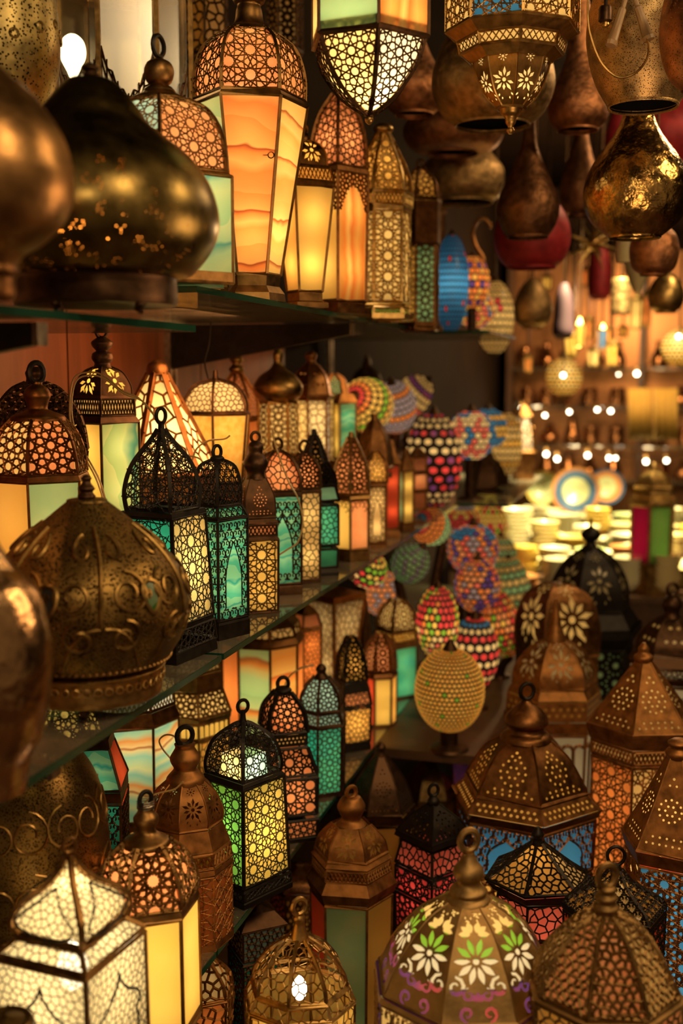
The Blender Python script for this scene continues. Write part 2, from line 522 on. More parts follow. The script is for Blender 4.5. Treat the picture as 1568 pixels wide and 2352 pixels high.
def scroll(w, h, cell):
    segs = []; cell *= .78
    nx, ny = int(w / cell / 2) + 1, int(h / cell / 2) + 1
    for j in range(-ny, ny + 1):
        for i in range(-nx, nx + 1):
            cx, cy = (i + (.5 if j % 2 else 0)) * cell, j * cell * .8
            for sg in (1, -1):
                pts = []
                for q in range(10):
                    t = q / 9; a = -pi / 2 + t * 2.1 * pi; rr = cell * (.40 * (1 - t) + .07)
                    pts.append((cx + sg * (cell * .26 - rr * cos(a) * .62), cy + rr * sin(a) * .95))
                segs += list(zip(pts[:-1], pts[1:]))
                segs.append(((cx, cy - cell * .4), (cx + sg * cell * .3, cy - cell * .38)))
    return segs


def fan(w, h, cell):
    """fish-scale net with spokes"""
    segs = []; nx, ny = int(w / cell / 2) + 1, int(h / cell) + 1
    for j in range(-ny, ny + 1):
        for i in range(-nx, nx + 1):
            cx, cy = (i + (.5 if j % 2 else 0)) * cell, j * cell * .5
            arc = [(cx + cell * .5 * cos(pi * q / 6), cy + cell * .5 * sin(pi * q / 6)) for q in range(7)]
            segs += list(zip(arc[:-1], arc[1:]))
            arc2 = [(cx + cell * .27 * cos(pi * q / 4), cy + cell * .27 * sin(pi * q / 4)) for q in range(5)]
            segs += list(zip(arc2[:-1], arc2[1:]))
            for q in (1, 2, 3):
                a = pi * q / 4
                segs.append(((cx + cell * .06 * cos(a), cy + cell * .06 * sin(a)), (cx + cell * .5 * cos(a), cy + cell * .5 * sin(a))))
    return segs


def tri(w, h, cell):
    n = max(2, int(w / cell)); c = w / n; segs = []
    for i in range(n):
        x = -w / 2 + i * c
        for a, b in (((0, -.38), (.5, .38)), ((.5, .38), (1, -.38)), ((0, .38), (.5, -.38)), ((.5, -.38), (1, .38))):
            segs.append(((x + a[0] * c, a[1] * h), (x + b[0] * c, b[1] * h)))
    segs += [((-w / 2, -.42 * h), (w / 2, -.42 * h)), ((-w / 2, .42 * h), (w / 2, .42 * h))]
    return segs


def arches(w, h, cell):
    n = max(1, round(w / cell)); c = w / n; segs = []
    for i in range(n + 1):
        x = -w / 2 + i * c; segs.append(((x, -h / 2), (x, h * .3)))
        if i < n:
            arc = [(x + c / 2 - c / 2 * cos(pi * q / 5), h * .28 + c / 2 * sin(pi * q / 5)) for q in range(6)]
            segs += list(zip(arc[:-1], arc[1:]))
    return segs


def pattern(kind, w, h, cell, seed=1):
    if kind == 's8': return hankin(8, w, h, cell, math.radians(63))
    if kind == 's12': return hankin(12, w, h, cell, math.radians(66))
    if kind == 'vor': return voro(w, h, cell, .3, seed)
    if kind == 'net': return voro(w, h, cell, .12, seed)
    if kind == 'scroll': return scroll(w, h, cell)
    if kind == 'fan': return fan(w, h, cell)
    if kind == 'tri': return tri(w, h, cell)
    if kind == 'arch': return arches(w, h, cell)
    raise ValueError(kind)


class Panel:
    """one side of an n-sided body of revolution; profile = [(R, z)] circumradius; the side faces +X"""

    def __init__(s, prof, n):
        s.n = n; s.p = prof; s.y = [0]
        s.ca, s.sa = cos(pi / n), sin(pi / n)
        for (r0, z0), (r1, z1) in zip(prof[:-1], prof[1:]):
            s.y.append(s.y[-1] + math.hypot((r1 - r0) * s.ca, z1 - z0))
        s.L = s.y[-1]; s.w = 2 * max(r for r, z in prof) * s.sa

    def at(s, y):
        y = min(max(y, 0), s.L)
        i = 0
        while i < len(s.y) - 2 and s.y[i + 1] < y:
            i += 1
        t = (y - s.y[i]) / max(1e-9, s.y[i + 1] - s.y[i])
        (r0, z0), (r1, z1) = s.p[i], s.p[i + 1]
        dr, dz = (r1 - r0) * s.ca, z1 - z0
        q = math.hypot(dr, dz) or 1
        return r0 + (r1 - r0) * t, z0 + (z1 - z0) * t, dz / q, -dr / q

    def half(s, y):
        return s.at(y)[0] * s.sa

    def map(s, x, y, off=0.0):
        r, z, nx, nz = s.at(y)
        return (r * s.ca + off * nx, x, z + off * nz)

    def lattice(s, segs, lw, off, mar=.94, maxl=None, skip=None):
        b = MB(); maxl = maxl or s.L / 5
        for (x0, y0), (x1, y1) in segs:
            d = math.hypot(x1 - x0, y1 - y0)
            if d < 1e-7:
                continue
            k = max(1, math.ceil(d / maxl)); nx, ny = -(y1 - y0) / d * lw / 2, (x1 - x0) / d * lw / 2
            for i in range(k):
                ax, ay = x0 + (x1 - x0) * i / k, y0 + (y1 - y0) * i / k + s.L / 2
                bx, by = x0 + (x1 - x0) * (i + 1) / k, y0 + (y1 - y0) * (i + 1) / k + s.L / 2
                mx, my = (ax + bx) / 2, (ay + by) / 2
                if my < 0 or my > s.L or abs(mx) > s.half(my) * mar or (skip and skip(mx, my)):
                    continue
                ay, by = min(max(ay, 0), s.L), min(max(by, 0), s.L)
                b.add([s.map(ax + nx, ay + ny, off), s.map(ax, ay, off + lw * .55), s.map(ax - nx, ay - ny, off),
                       s.map(bx + nx, by + ny, off), s.map(bx, by, off + lw * .55), s.map(bx - nx, by - ny, off)],
                      [(0, 1, 4, 3), (1, 2, 5, 4)])
        return b

    def plate(s, holes, off, mar=.985):
        """sheet with holes cut out of it; holes are polygons in (x, y), y from the bottom edge"""
        k = max(4, min(14, len(s.p))); vs, es = [], []

        def loop(pts):
            o = len(vs)
            vs.extend(Vector(p) for p in pts); es.extend((o + i, o + (i + 1) % len(pts)) for i in range(len(pts)))
        ys = [s.L * i / k for i in range(k + 1)]
        loop([(s.half(y) * mar, y) for y in ys] + [(-s.half(y) * mar, y) for y in reversed(ys)])
        good = []
        for hpoly in holes:
            if all(0.02 * s.L < y < .98 * s.L and abs(x) < s.half(y) * mar * .93 for x, y in hpoly):
                good.append(hpoly); loop(hpoly)
        for y in ys[1:-1]:
            for t in (-.6, -.2, .2, .6):
                vs.append(Vector((s.half(y) * mar * t, y)))
        v2, e2, f2, *_ = delaunay_2d_cdt(vs, es, [], 0, 1e-7)
        b = MB(); idx = [None] * len(v2)

        def inside(px, py, poly):
            c = False; j = len(poly) - 1
            for i in range(len(poly)):
                xi, yi = poly[i]; xj, yj = poly[j]
                if (yi > py) != (yj > py) and px < (xj - xi) * (py - yi) / (yj - yi) + xi:
                    c = not c
                j = i
            return c
        bbs = [(min(p[0] for p in g), max(p[0] for p in g), min(p[1] for p in g), max(p[1] for p in g), g) for g in good]
        for f in f2:
            cx = sum(v2[i][0] for i in f) / len(f); cy = sum(v2[i][1] for i in f) / len(f)
            if abs(cx) > s.half(cy) * mar * 1.001 or any(a <= cx <= bb and c <= cy <= d and inside(cx, cy, g) for a, bb, c, d, g in bbs):
                continue
            for i in f:
                if idx[i] is None:
                    idx[i] = len(b.v); b.v.append(s.map(v2[i][0], v2[i][1], off))
            b.f.append(tuple(idx[i] for i in f))
        return b

    def sheet(s, off, mar=.97, y0=0.0, y1=1.0, nx=1, rows=None):
        rows = rows or max(1, min(12, len(s.p) - 1)); b = MB()
        for j in range(rows + 1):
            y = s.L * (y0 + (y1 - y0) * j / rows)
            for i in range(nx + 1):
                b.v.append(s.map((2 * i / nx - 1) * s.half(y) * mar, y, off))
        for j in range(rows):
            for i in range(nx):
                a = j * (nx + 1) + i
                b.f.append((a, a + 1, a + nx + 2, a + nx + 1))
        return b


def petal(cx, cy, a, r0, r1, w, n=3):
    pts = []
    for k in range(n + 1):
        t = k / n; pts.append((r0 + (r1 - r0) * t, w * sin(pi * t) * (1 if t < .55 else 1)))
    pts = pts + [(r, -ww) for r, ww in reversed(pts[1:-1])]
    return [(cx + r * cos(a) - q * sin(a), cy + r * sin(a) + q * cos(a)) for r, q in pts]


def disc(cx, cy, r, n=7):
    return [(cx + r * cos(2 * pi * i / n), cy + r * sin(2 * pi * i / n)) for i in range(n)]


def flower(cx, cy, R, n=8, diamond=True, core=.16):
    out = [disc(cx, cy, R * core)]
    for i in range(n):
        out.append(petal(cx, cy, 2 * pi * i / n + .2, R * (core + .12), R * (1 if i % 2 == 0 or not diamond else .82), R * (.13 if diamond else .17), 2 if diamond else 4))
    return out


def spiral(cx, cy, R, a0, sg=1, turns=1.2, w=.16):
    n = 11; outer, inner = [], []
    for i in range(n):
        t = i / (n - 1); a = a0 + sg * t * turns * 2 * pi; r = R * (1 - .72 * t); hw = R * w * (.45 + .55 * sin(pi * min(1, t * 1.1 + .1)))
        outer.append((cx + (r + hw) * cos(a), cy + (r + hw) * sin(a))); inner.append((cx + (r - hw) * cos(a), cy + (r - hw) * sin(a)))
    return outer + inner[::-1]


def holes_flower(P, R=.40):
    w, L = P.w, P.L
    out = flower(0, L * .46, w * R, 10) + flower(0, L * .83, w * .17, 8, True, .25)
    for sx in (-1, 1):
        out += [petal(sx * w * .24, L * .18, pi / 2 * (1 + .3 * sx), 0, w * .13, w * .03, 2), petal(sx * w * .12, L * .12, pi / 2, 0, w * .1, w * .025, 2)]
    return out


def holes_big(P):
    """large flower with scrolls in the corners"""
    w, L = P.w, P.L
    c = L * .52
    out = [disc(0, c, w * .045)]
    for i in range(10):
        out.append(petal(0, c, 2 * pi * i / 10, w * .075, w * .30, w * .042, 4))
    for sx in (-1, 1):
        out += [spiral(sx * w * .29, L * .315, w * .125, pi / 2, sx, 1.15, .22), spiral(sx * w * .12, L * .25, w * .085, pi / 2, -sx, 1.1, .22), spiral(sx * w * .31, L * .64, w * .065, -pi / 2, sx, .9, .26),
                spiral(sx * w * .15, L * .10, w * .10, -pi / 2, sx, 1.1, .22), spiral(sx * w * .36, L * .13, w * .10, pi / 2, -sx, 1.1, .22)]
        for q in range(3):
            out.append(petal(sx * w * .37, L * .44, pi / 2 + sx * (q - 1) * .8, w * .02, w * .15, w * .045, 4))
            out.append(petal(sx * w * .02, L * .74, pi / 2 - sx * (q * .6 + .3), w * .03, w * .19, w * .045, 4))
    out += [petal(0, L * .18, pi / 2 + k * .6, w * .03, w * .15, w * .035, 4) for k in (-1, 0, 1)]
    for q in range(14):
        out.append(petal(rnd.uniform(-.10, .10) * w, L * rnd.uniform(.86, .95), rnd.uniform(0, 6), 0, w * .05, w * .014, 2))
    return out


def holes_dots(P, n=40, r=.023):
    rr = random.Random(n); out = []
    w, L = P.w, P.L
    for k in range(12):
        a = 2 * pi * k / 12; out.append(disc(w * .2 * cos(a), L * .45 + w * .2 * sin(a), w * r, 6))
    for k in range(6):
        a = 2 * pi * k / 6; out.append(disc(w * .09 * cos(a), L * .45 + w * .09 * sin(a), w * r, 6))
    m = 7
    for k in range(m):
        out.append(disc((k / (m - 1) - .5) * w * .7, L * .1, w * r, 6))
    for k in range(m - 2):
        out.append(disc((k / (m - 3) - .5) * w * .5, L * .17, w * r, 6))
    out += [disc(0, L * .78, w * r * 1.2, 6), disc(-w * .06, L * .71, w * r, 6), disc(w * .06, L * .71, w * r, 6)]
    return out


def holes_band(P, rows=2):
    w, L = P.w, P.L; m = max(4, int(w / L * 2.6)); out = []
    for j in range(rows):
        for k in range(m):
            out.append(disc(((k + .5 * (j % 2) + .25) / m - .5) * w * .9, L * (j + 1) / (rows + 1), min(L * .12, w / m * .25), 6))
    return out


HOLES = {'flower': holes_flower, 'big': holes_big, 'dots': holes_dots, 'band': holes_band}

# ---------------------------------------------------------------- lantern builder
K_LIT = 52.0


def lantern(label, u, D, zb, n, rot, mat, secs, lit=0.0, lv=None, name='table_lantern', cat='lantern', lcol=(1, .74, .42), fw=5, bulb=False, group=None, hang=None, seed=3, k_front=.85, lat=None, dlit=None):
    """secs read bottom to top in photograph units: half widths and rows (values under 5 are heights in metres)"""
    zref = z_at(*axis_at(u, D, zb), 1000) if False else zb
    X, Y = axis_at(u, D, zb)
    s = D / FPX
    root = empty(name, (X, Y, zb), label, cat, group)
    face = math.atan2(-Y, -X)
    ext = max(abs(sin(math.radians(rot) + (2 * k + 1) * pi / n)) for k in range(n))
    dl = math.hypot(X, Y)

    def zz(v, hw, front=None):
        if abs(v) < 5:
            return v - zb
        fr = (k_front if front is None else front) * hw * s / dl
        return z_at(X * (1 - fr), Y * (1 - fr), v) - zb
    RR = lambda hw: hw * s / ext
    base_rot = face + math.radians(rot)
    frame = MB(); f_w = fw * s
    zmin = 9
    mid = []
    solids = []

    def ring_pts(hw, z, k=.0):
        return [((RR(hw) + k) * cos(base_rot + (2 * i + 1) * pi / n), (RR(hw) + k) * sin(base_rot + (2 * i + 1) * pi / n), z) for i in range(n)]

    def side_objs(nm, mb, m, smooth=True, colors=None, under=None):
        if not mb.f:
            return None
        me0 = mb.mesh(nm, m if colors is None else pane_mat(colors[0]), smooth)
        cache = {colors[0]: me0} if colors else None
        out = []
        for k in range(n):
            me = me0
            if colors:
                c = colors[k % len(colors)]
                if c not in cache:
                    cache[c] = me0.copy(); cache[c].materials.clear(); cache[c].materials.append(pane_mat(c))
                me = cache[c]
            if under:
                out.append(obj(nm, me, under[k]))
            else:
                out.append(obj(nm, me, root, rz=base_rot + 2 * pi * k / n))
        return out

    def flush():
        nonlocal frame
        if frame.f:
            obj('frame', frame, root, mat=mat, smooth=False)
        frame = MB()

    for sec in secs:
        t = sec[0]
        if t == 'M':
            pr = [(RR(h), zz(v, h)) for h, v in sec[1]]
            nm_ = sec[2] if len(sec) > 2 else ''
            b = MB(); b.lathe(pr, n, base_rot + pi / n, pr[0][1] < .004 and abs(sec[1][0][1]) < 5, nm_ in ('roof', 'cap', 'rim') or pr[-1][0] < .012)
            obj(sec[2] if len(sec) > 2 else ('base' if pr[0][1] < .004 else 'collar'), b, root, mat=sec[3] if len(sec) > 3 else mat, ang=.3)
        elif t == 'P':
            _, h0, v0, h1, v1, col = sec[:6]
            pat = sec[6] if len(sec) > 6 else None
            z0, z1 = zz(v0, h0), zz(v1, h1)
            prof = [(RR(h0), z0), (RR(h1), z1)]
            P = Panel(prof, n)
            for i in range(n):
                a0 = base_rot + (2 * i + 1) * pi / n
                frame.tube([(prof[0][0] * cos(a0), prof[0][0] * sin(a0), z0), (prof[1][0] * cos(a0), prof[1][0] * sin(a0), z1)], f_w * .75, 4)
            for hh, z in ((h0, z0), (h1, z1)):
                frame.tube(ring_pts(hh, z), f_w * .75, 4, True)
            colors = col if isinstance(col, list) else [col] * n
            flush()
            up_ = side_objs('pane', P.sheet(0, .97), None, False, colors) if col else None
            if pat:
                kind, cell, lw = pat[:3]
                segs = pattern(kind, P.w, P.L, cell * s, seed)
                skip = None
                if len(pat) > 3 and pat[3] == 'window':      # arched clear window
                    ww, hh = P.w * .27, P.L
                    def skip(x, y): return .12 * hh < y < .42 * hh and abs(x) < ww or .42 * hh <= y < .78 * hh and abs(x) < ww * (1 - ((y - .42 * hh) / (.36 * hh)) ** 1.6)
                if len(pat) > 3 and pat[3] == 'swag':        # fretwork hanging from the top corners only
                    w2, h2 = P.w / 2, P.L
                    skip = lambda x, y: y < h2 * (.90 - .26 * min(1, abs(x) / w2) ** 1.6)
                elif skip:
                    ar = [(-ww, .12 * hh), (-ww, .42 * hh)] + [(-ww * (1 - t ** 1.6), (.42 + .36 * t) * hh) for t in (.25, .5, .75, 1)]
                    ar = [(x, y - hh / 2) for x, y in ar + [(-x, y) for x, y in ar[::-1]]]
                    segs = segs + list(zip(ar, ar[1:] + ar[:1]))
                    sk0 = skip
                    skip = lambda x, y: sk0(x * 1.06, y if y > hh * .2 else y * .97 + .006 * hh)
                lt = P.lattice(segs, lw * s, .0012, .95, skip=skip)
                side_objs('lattice_panel', lt, lat or mat, False, under=up_)
            mid.append((z0 + z1) / 2)
        elif t in 'DH':
            ax_ = len(sec) > 4 and sec[4] == 'axis'
            pts = [(RR(h), zz(v, h, 0 if ax_ else k_front if i == 0 else k_front * max(0, .6 - i * .3))) for i, (h, v) in enumerate(sec[1])]
            prof = curve(pts, 5)
            P = Panel(prof, n)
            for i in range(n):
                a0 = base_rot + (2 * i + 1) * pi / n
                frame.tube([(r * cos(a0), r * sin(a0), z) for r, z in prof], f_w * (.8 if t == 'D' else .35), 4)
            frame.tube([(pts[0][0] * cos(base_rot + (2 * i + 1) * pi / n), pts[0][0] * sin(base_rot + (2 * i + 1) * pi / n), pts[0][1]) for i in range(n)], f_w * .8, 4, True)
            flush()
            lin = sec[3] if len(sec) > 3 else None
            if t == 'D':
                kind, cell, lw = sec[2]
                segs = pattern(kind, P.w, P.L, cell * s, seed)
                up_ = side_objs('dome_panel', P.lattice(segs, lw * s, .0008, .96, maxl=P.L / 7), lat or mat)
            else:
                hs = HOLES[sec[2]](P) if sec[2] else []
                up_ = side_objs('dome_panel', P.plate(hs, 0), mat)
            if lin:
                if isinstance(lin, list) and isinstance(lin[0], tuple):
                    for c, y0, y1 in lin:
                        side_objs('lining', P.sheet(-.004, .93, y0, y1), pane_mat(c), under=up_)
                else:
                    side_objs('lining', P.sheet(-.004, .93), None, True, lin if isinstance(lin, list) else [lin] * n, under=up_)  # most linings are added stand-ins for the lit interior behind the cells
        elif t == 'B':                                   # pierced plate band
            _, h0, v0, h1, v1, hk, lin = sec
            P = Panel([(RR(h0), zz(v0, h0)), (RR(h1), zz(v1, h1))], n)
            up_ = side_objs('band_panel', P.plate(HOLES[hk](P), 0, 1.0), mat)
            if lin:
                side_objs('lining', P.sheet(-.004, .95), pane_mat(lin), under=up_)
        elif t == 'N':
            pr = curve([(h * s, zz(v, 0)) for h, v in sec[1]], 4)
            b = MB(); b.lathe(pr, 20, 0, True, True)
            obj(sec[2] if len(sec) > 2 else 'finial', b, root, mat=sec[3] if len(sec) > 3 else mat, ang=.9)
        elif t == 'R':
            _, v, R, th = sec[:4]
            zc = zz(v, 0); b = MB()
            ya = face + pi / 2 + (sec[4] if len(sec) > 4 else .5)
            b.tube([(R * s * cos(q) * cos(ya), R * s * cos(q) * sin(ya), zc + R * s * 1.12 * sin(q)) for q in [2 * pi * i / 18 for i in range(18)]], th * s, 7, True)
            obj('ring', b, root, mat=sec[5] if len(sec) > 5 else mat)
        elif t == 'F':
            _, h, v = sec
            for p in ring_pts(h, 0):
                b = MB(); r = 7 * s
                b.lathe([(r * .5, 0), (r, r * .8), (r * .8, r * 1.8), (r * .4, zz(v, h))], 8, 0, True, True)
                obj('foot', b, root, loc=(p[0], p[1], 0), mat=mat)
    flush()
    if hang:                                             # chain up to the ceiling
        z0 = zz(hang, 0); z1 = ZC - zb; b = MB(); b.tube([(0, 0, z0), (0, 0, z1)], 2.5 * s, 6)
        obj('chain', b, root, mat=DARK)
    if lit:
        hw = max([x[1] for x in secs if x[0] in 'P'] + [max(h for h, v in x[1]) for x in secs if x[0] in 'DH'])
        zl = zz(lv, 0) if lv else (sum(mid) / len(mid) if mid else .1)
        pw = lit * K_LIT * (hw * s) ** 2
        spans = sorted([(abs(zz(x[4], x[3]) - zz(x[2], x[1])), zz(x[2], x[1]), zz(x[4], x[3])) for x in secs if x[0] == 'P'])
        if spans and spans[-1][0] > 2.3 * hw * s and not bulb:      # tall body: low and high light points added so the panes glow evenly
            h_, za, zb_ = spans[-1]
            for t_ in (.27, .74):
                l = lamp('lamp_light', 'POINT', (0, 0, za + (zb_ - za) * t_), pw * .72, lcol, .3 * hw * s); l.parent = root
        else:
            l = lamp('lamp_light', 'POINT', (0, 0, zl), pw, lcol, .012 if bulb else .25 * hw * s); l.parent = root
        for x in secs:
            if x[0] in 'DH' and len(x) > 3 and x[3]:
                hs_ = [h for h, v in x[1]]; vs_ = [v for h, v in x[1]]
                zd = zz(x[1][0][1], x[1][0][0]); zt = zz(x[1][-1][1], 0)
                l2 = lamp('dome_fill', 'POINT', (0, 0, zd + .35 * (zt - zd)), lit * K_LIT * (dlit or (.22 if len(x) > 4 else .2 if name == 'floor_lantern' else .6)) * (max(hs_) * s) ** 2, lcol, .15 * max(hs_) * s); l2.parent = root  # extra light added inside the dome to brighten its lining
        if bulb:
            b = MB(); r = (bulb if bulb is not True else 14) * s
            b.lathe(curve([(r * .4, zl - r * 1.6), (r * .85, zl - r), (r, zl), (r * .7, zl + r * .9), (r * .1, zl + r * 1.7)], 3), 12, 0, True, True)
            obj('bulb', b, root, mat=BULB)
            l.data.energy *= .5; l.location.z = zl + r * 2.3                     # light leaves the bulb above and below
            l3 = lamp('lamp_light', 'POINT', (0, 0, zl - r * 2.4), l.data.energy, lcol, .012); l3.parent = root
    return root


def lathe_thing(label, u, D, zb, prof, mat, name, cat, seg=40, extra=None, tilt=0.0, group=None, n=6, lit=0, lv=None, inner=False, hang=None, lcol=(1, .6, .25), ang=1.0):
    """round vessel; prof is a list of (part name, [(half width px, row)], material or None)"""
    X, Y = axis_at(u, D, zb); s = D / FPX
    root = empty(name, (X, Y, zb), label, cat, group)

    def zz(v): return v - zb if abs(v) < 5 else z_at(X, Y, v) - zb
    for pn, pts, m in prof:
        pr = curve([(h * s, zz(v)) for h, v in pts], n)
        b = MB(); b.lathe(pr, seg, .1)
        obj(pn, b, root, mat=m or mat, ang=ang)
    if lit:
        l = lamp('lamp_light', 'POINT', (0, 0, zz(lv)), lit, lcol, .02); l.parent = root
    if hang is not None:
        b = MB(); b.tube([(0, 0, zz(hang)), (0, 0, ZC - zb)], .003, 6); obj('cord', b, root, mat=DARK)
    if tilt:
        root.rotation_euler = (0, tilt, 0)
    return root, s, zz


ZC = 1.35            # ceiling
ZF = -1.62           # floor
ZA, ZB, ZM, ZL, ZP = .062, .112, -.385, -.80, -1.12   # shelves and the low platform
ZR = -.225           # riser on the middle shelf

# ================================================================ the setting
WOODW = wood('wall_wood', (.10, .026, .009), (.21, .06, .02), .55, (40, 5, 1.0))
DARKW = plain('dark_wall', (.016, .008, .004), .9, .4, 6, .08)
TABLEW = wood('table_wood', (.06, .025, .01), (.11, .05, .02), .5)


def structure(name, a, b, mat):
    m = MB(); m.box(a, b)
    o = obj(name, m, mat=mat, smooth=False); o['kind'] = 'structure'
    return o


XW = -1.0
structure('floor', (-1.4, -1.2, ZF - .05), (3.0, 9.0, ZF), plain('floor_stone', (.06, .04, .025), .5, .3, 8))
structure('ceiling', (-1.4, -.2, ZC), (3.0, 9.0, ZC + .05), DARKW)
structure('wall_back', (-1.4, 8.6, ZF), (3.0, 8.7, ZC), plain('back_wall_paint', (.05, .022, .01), .8, .4, 3))
structure('wall_right', (2.6, 1.5, ZF), (2.7, 8.6, ZC), DARKW)
wl = structure('wall_left', (XW - .06, -1.2, ZF), (XW - .015, 9.0, ZC), DARKW)
y = -1.2
while y < 2.9:                                            # veneered wall panels with open joints
    b = MB(); b.box((XW - .015, y + .002, ZF + .1), (XW, y + .596, .11)); obj('panel', b, wl, mat=WOODW, smooth=False)
    y += .6
for yy, nm in ((1.02, 0), (2.22, 1), (3.42, 2)):          # slotted shelf standards
    r = empty('shelf_standard', (XW, yy, -.9), ['slotted metal shelf standard on the red wood wall near the embossed brass lamp', 'slotted wall upright behind the amber paned lanterns', 'far slotted wall upright behind the mosaic globes'][nm], 'shelf rail')
    b = MB(); b.box((0, -.016, 0), (.006, .016, 1.5)); b.box((.006, -.016, 0), (.014, -.012, 1.5)); b.box((.006, .012, 0), (.014, .016, 1.5))
    obj('rail', b, r, mat=STEEL, smooth=False)
    for k in range(18):
        b = MB(); b.box((.006, -.004, .06 + .08 * k), (.0072, .004, .095 + .08 * k)); obj('slot', b, r, mat=BLACK, smooth=False)


def shelf(y0, y1, z, label, x1=-.57, th=.0085, x0=XW + .02):
    r = empty('glass_shelf', (x0, y0, z - th), label, 'shelf')
    b = MB(); b.box((0, 0, 0), (x1 - x0 - .0015, y1 - y0, th)); obj('sheet', b, r, mat=SHELF, smooth=False)
    b = MB(); b.box((x1 - x0 - .0015, 0, 0), (x1 - x0, y1 - y0, th)); obj('front_edge', b, r, mat=EDGE, smooth=False)
    for q in (-.0015, y1 - y0):
        b = MB(); b.box((0, q, 0), (x1 - x0, q + .0015, th)); obj('end_edge', b, r, mat=EDGE, smooth=False)


shelf(-.1, 1.352, ZA, 'upper glass shelf under the big teardrop brass lamp')
shelf(1.36, 2.9, ZB, 'upper glass shelf carrying the tall orange onyx lantern')
shelf(2.91, 3.44, ZB, 'wide far end of the upper glass under the blue dotted globe', -.42)
shelf(-.1, 1.425, ZM, 'middle glass shelf under the embossed brass lamp')
shelf(1.437, 3.35, ZM, 'middle glass shelf under the row of teal and amber lanterns')
shelf(3.36, 4.4, ZM, 'wide far glass shelf under the blue and pink flowered globe', -.42)
shelf(-.1, 1.39, ZL, 'lower glass shelf under the bright square lantern')
shelf(1.40, 4.2, ZL, 'lower glass shelf under the green and yellow lantern')


r = empty('wooden_ledge', (-.43, 3.2, ZL - .02), 'dark wooden ledge under the large golden amber mosaic globe', 'ledge')
b = MB(); b.box((-.138, -.9, 0), (.138, .72, .02)); obj('board', b, r, mat=TABLEW, smooth=False)
b = MB(); b.box((.118, -.9, -.03), (.138, .72, 0)); obj('lip', b, r, mat=TABLEW, smooth=False)
for q in (-.8, .6):
    b = MB(); b.box((.09, q - .02, ZP - ZL + .02), (.13, q + .02, -.0005)); obj('leg', b, r, mat=TABLEW, smooth=False)


def bracket(y, z, label, x1=-.60):
    r = empty('shelf_bracket', (XW + .014, y, z), label, 'bracket')
    b = MB(); L = x1 - XW - .014
    b.add([(0, -.009, -.09), (0, .009, -.09), (0, .009, 0), (0, -.009, 0), (L, -.009, -.022), (L, .009, -.022), (L, .009, 0), (L, -.009, 0)],
          [(0, 1, 2, 3), (7, 6, 5, 4), (0, 4, 5, 1), (1, 5, 6, 2), (2, 6, 7, 3), (3, 7, 4, 0)])
    obj('arm', b, r, mat=BLACK, smooth=False)
    b = MB(); b.box((L, -.010, -.023), (L + .006, .010, .0)); obj('end_cap', b, r, mat=STEEL, smooth=False)


bracket(1.02, ZA - .0105, 'dark bracket arm under the upper glass shelf beside the wall upright')
bracket(2.22, ZB - .0105, 'dark bracket arm below the tall lanterns on the upper glass')
bracket(1.02, ZM - .0105, 'bracket arm under the middle glass near the embossed lamp')
bracket(2.22, ZM - .0105, 'bracket arm under the middle glass near the amber arch lantern')
bracket(2.02, ZL - .0105, 'pale capped bracket end sticking out below the green lantern', -.53)

# riser steps at the back of the middle shelf and the far ends, the low platform
def block(name, a, b, mat, label, cat):
    r = empty(name, ((a[0] + b[0]) / 2, (a[1] + b[1]) / 2, a[2]), label, cat)
    w, d, h = b[0] - a[0], b[1] - a[1], b[2] - a[2]
    m = MB(); m.box((-w / 2, -d / 2, h - .02), (w / 2, d / 2, h)); obj('top_board', m, r, mat=mat, smooth=False)
    m = MB(); m.box((-w / 2 + .01, -d / 2 + .01, 0), (w / 2 - .01, d / 2 - .01, h - .02)); obj('body', m, r, mat=mat, smooth=False)
    return r


block('shelf_riser', (XW + .02, 1.48, ZM), (-.735, 4.3, ZR), WOODW, 'low wooden riser step at the back of the middle shelf', 'riser')
block('display_platform', (XW + .03, .3, ZF), (1.5, 3.5, ZP), TABLEW, 'low dark wooden platform carrying the floor lanterns', 'platform')

# ================================================================ upper shelf
PV = pierced('pierced_bronze', (.20, .135, .042), .3, 300, .25, 62, .40)
lathe_thing('large dark teardrop brass lamp with pierced belly on three small feet', 222, 1.22, ZA, [
    ('body', [(186, 640), (224, 625), (267, 571), (283, 518), (278, 464), (257, 411), (217, 357), (172, 321), (130, 286), (102, 244), (62, 196), (40, 182), (14, 178)], PV),
    ('base_drum', [(2, 702), (160, 702), (184, 696), (184, 645), (188, 638)], DARK),
    ('finial', [(14, 180), (20, 172), (12, 166), (20, 158), (14, 150), (4, 144)], DARK)], DARK, 'teardrop_lamp', 'lamp', lit=7, lv=470, lcol=(1, .42, .14))  # orange light added inside, imitates lit lanterns glowing through the holes
bpy.data.objects['teardrop_lamp']['label']
def feet(rootname, D, R, zt, angs, mat):
    root = bpy.data.objects[rootname]; s = D / FPX
    for a in angs:
        b = MB(); r = 9 * s
        b.tube([(R * s * cos(a), R * s * sin(a), zt), (R * s * 1.04 * cos(a), R * s * 1.04 * sin(a), zt * .55), (R * s * .97 * cos(a), R * s * .97 * sin(a), zt * .25), (R * s * 1.05 * cos(a), R * s * 1.05 * sin(a), .002)], r * 1.6, 6, r1=r * .7)
        obj('foot', b, root, mat=mat)
feet('teardrop_lamp', 1.22, 165, .018, (-.5, -1.6, 2.6), DARK)
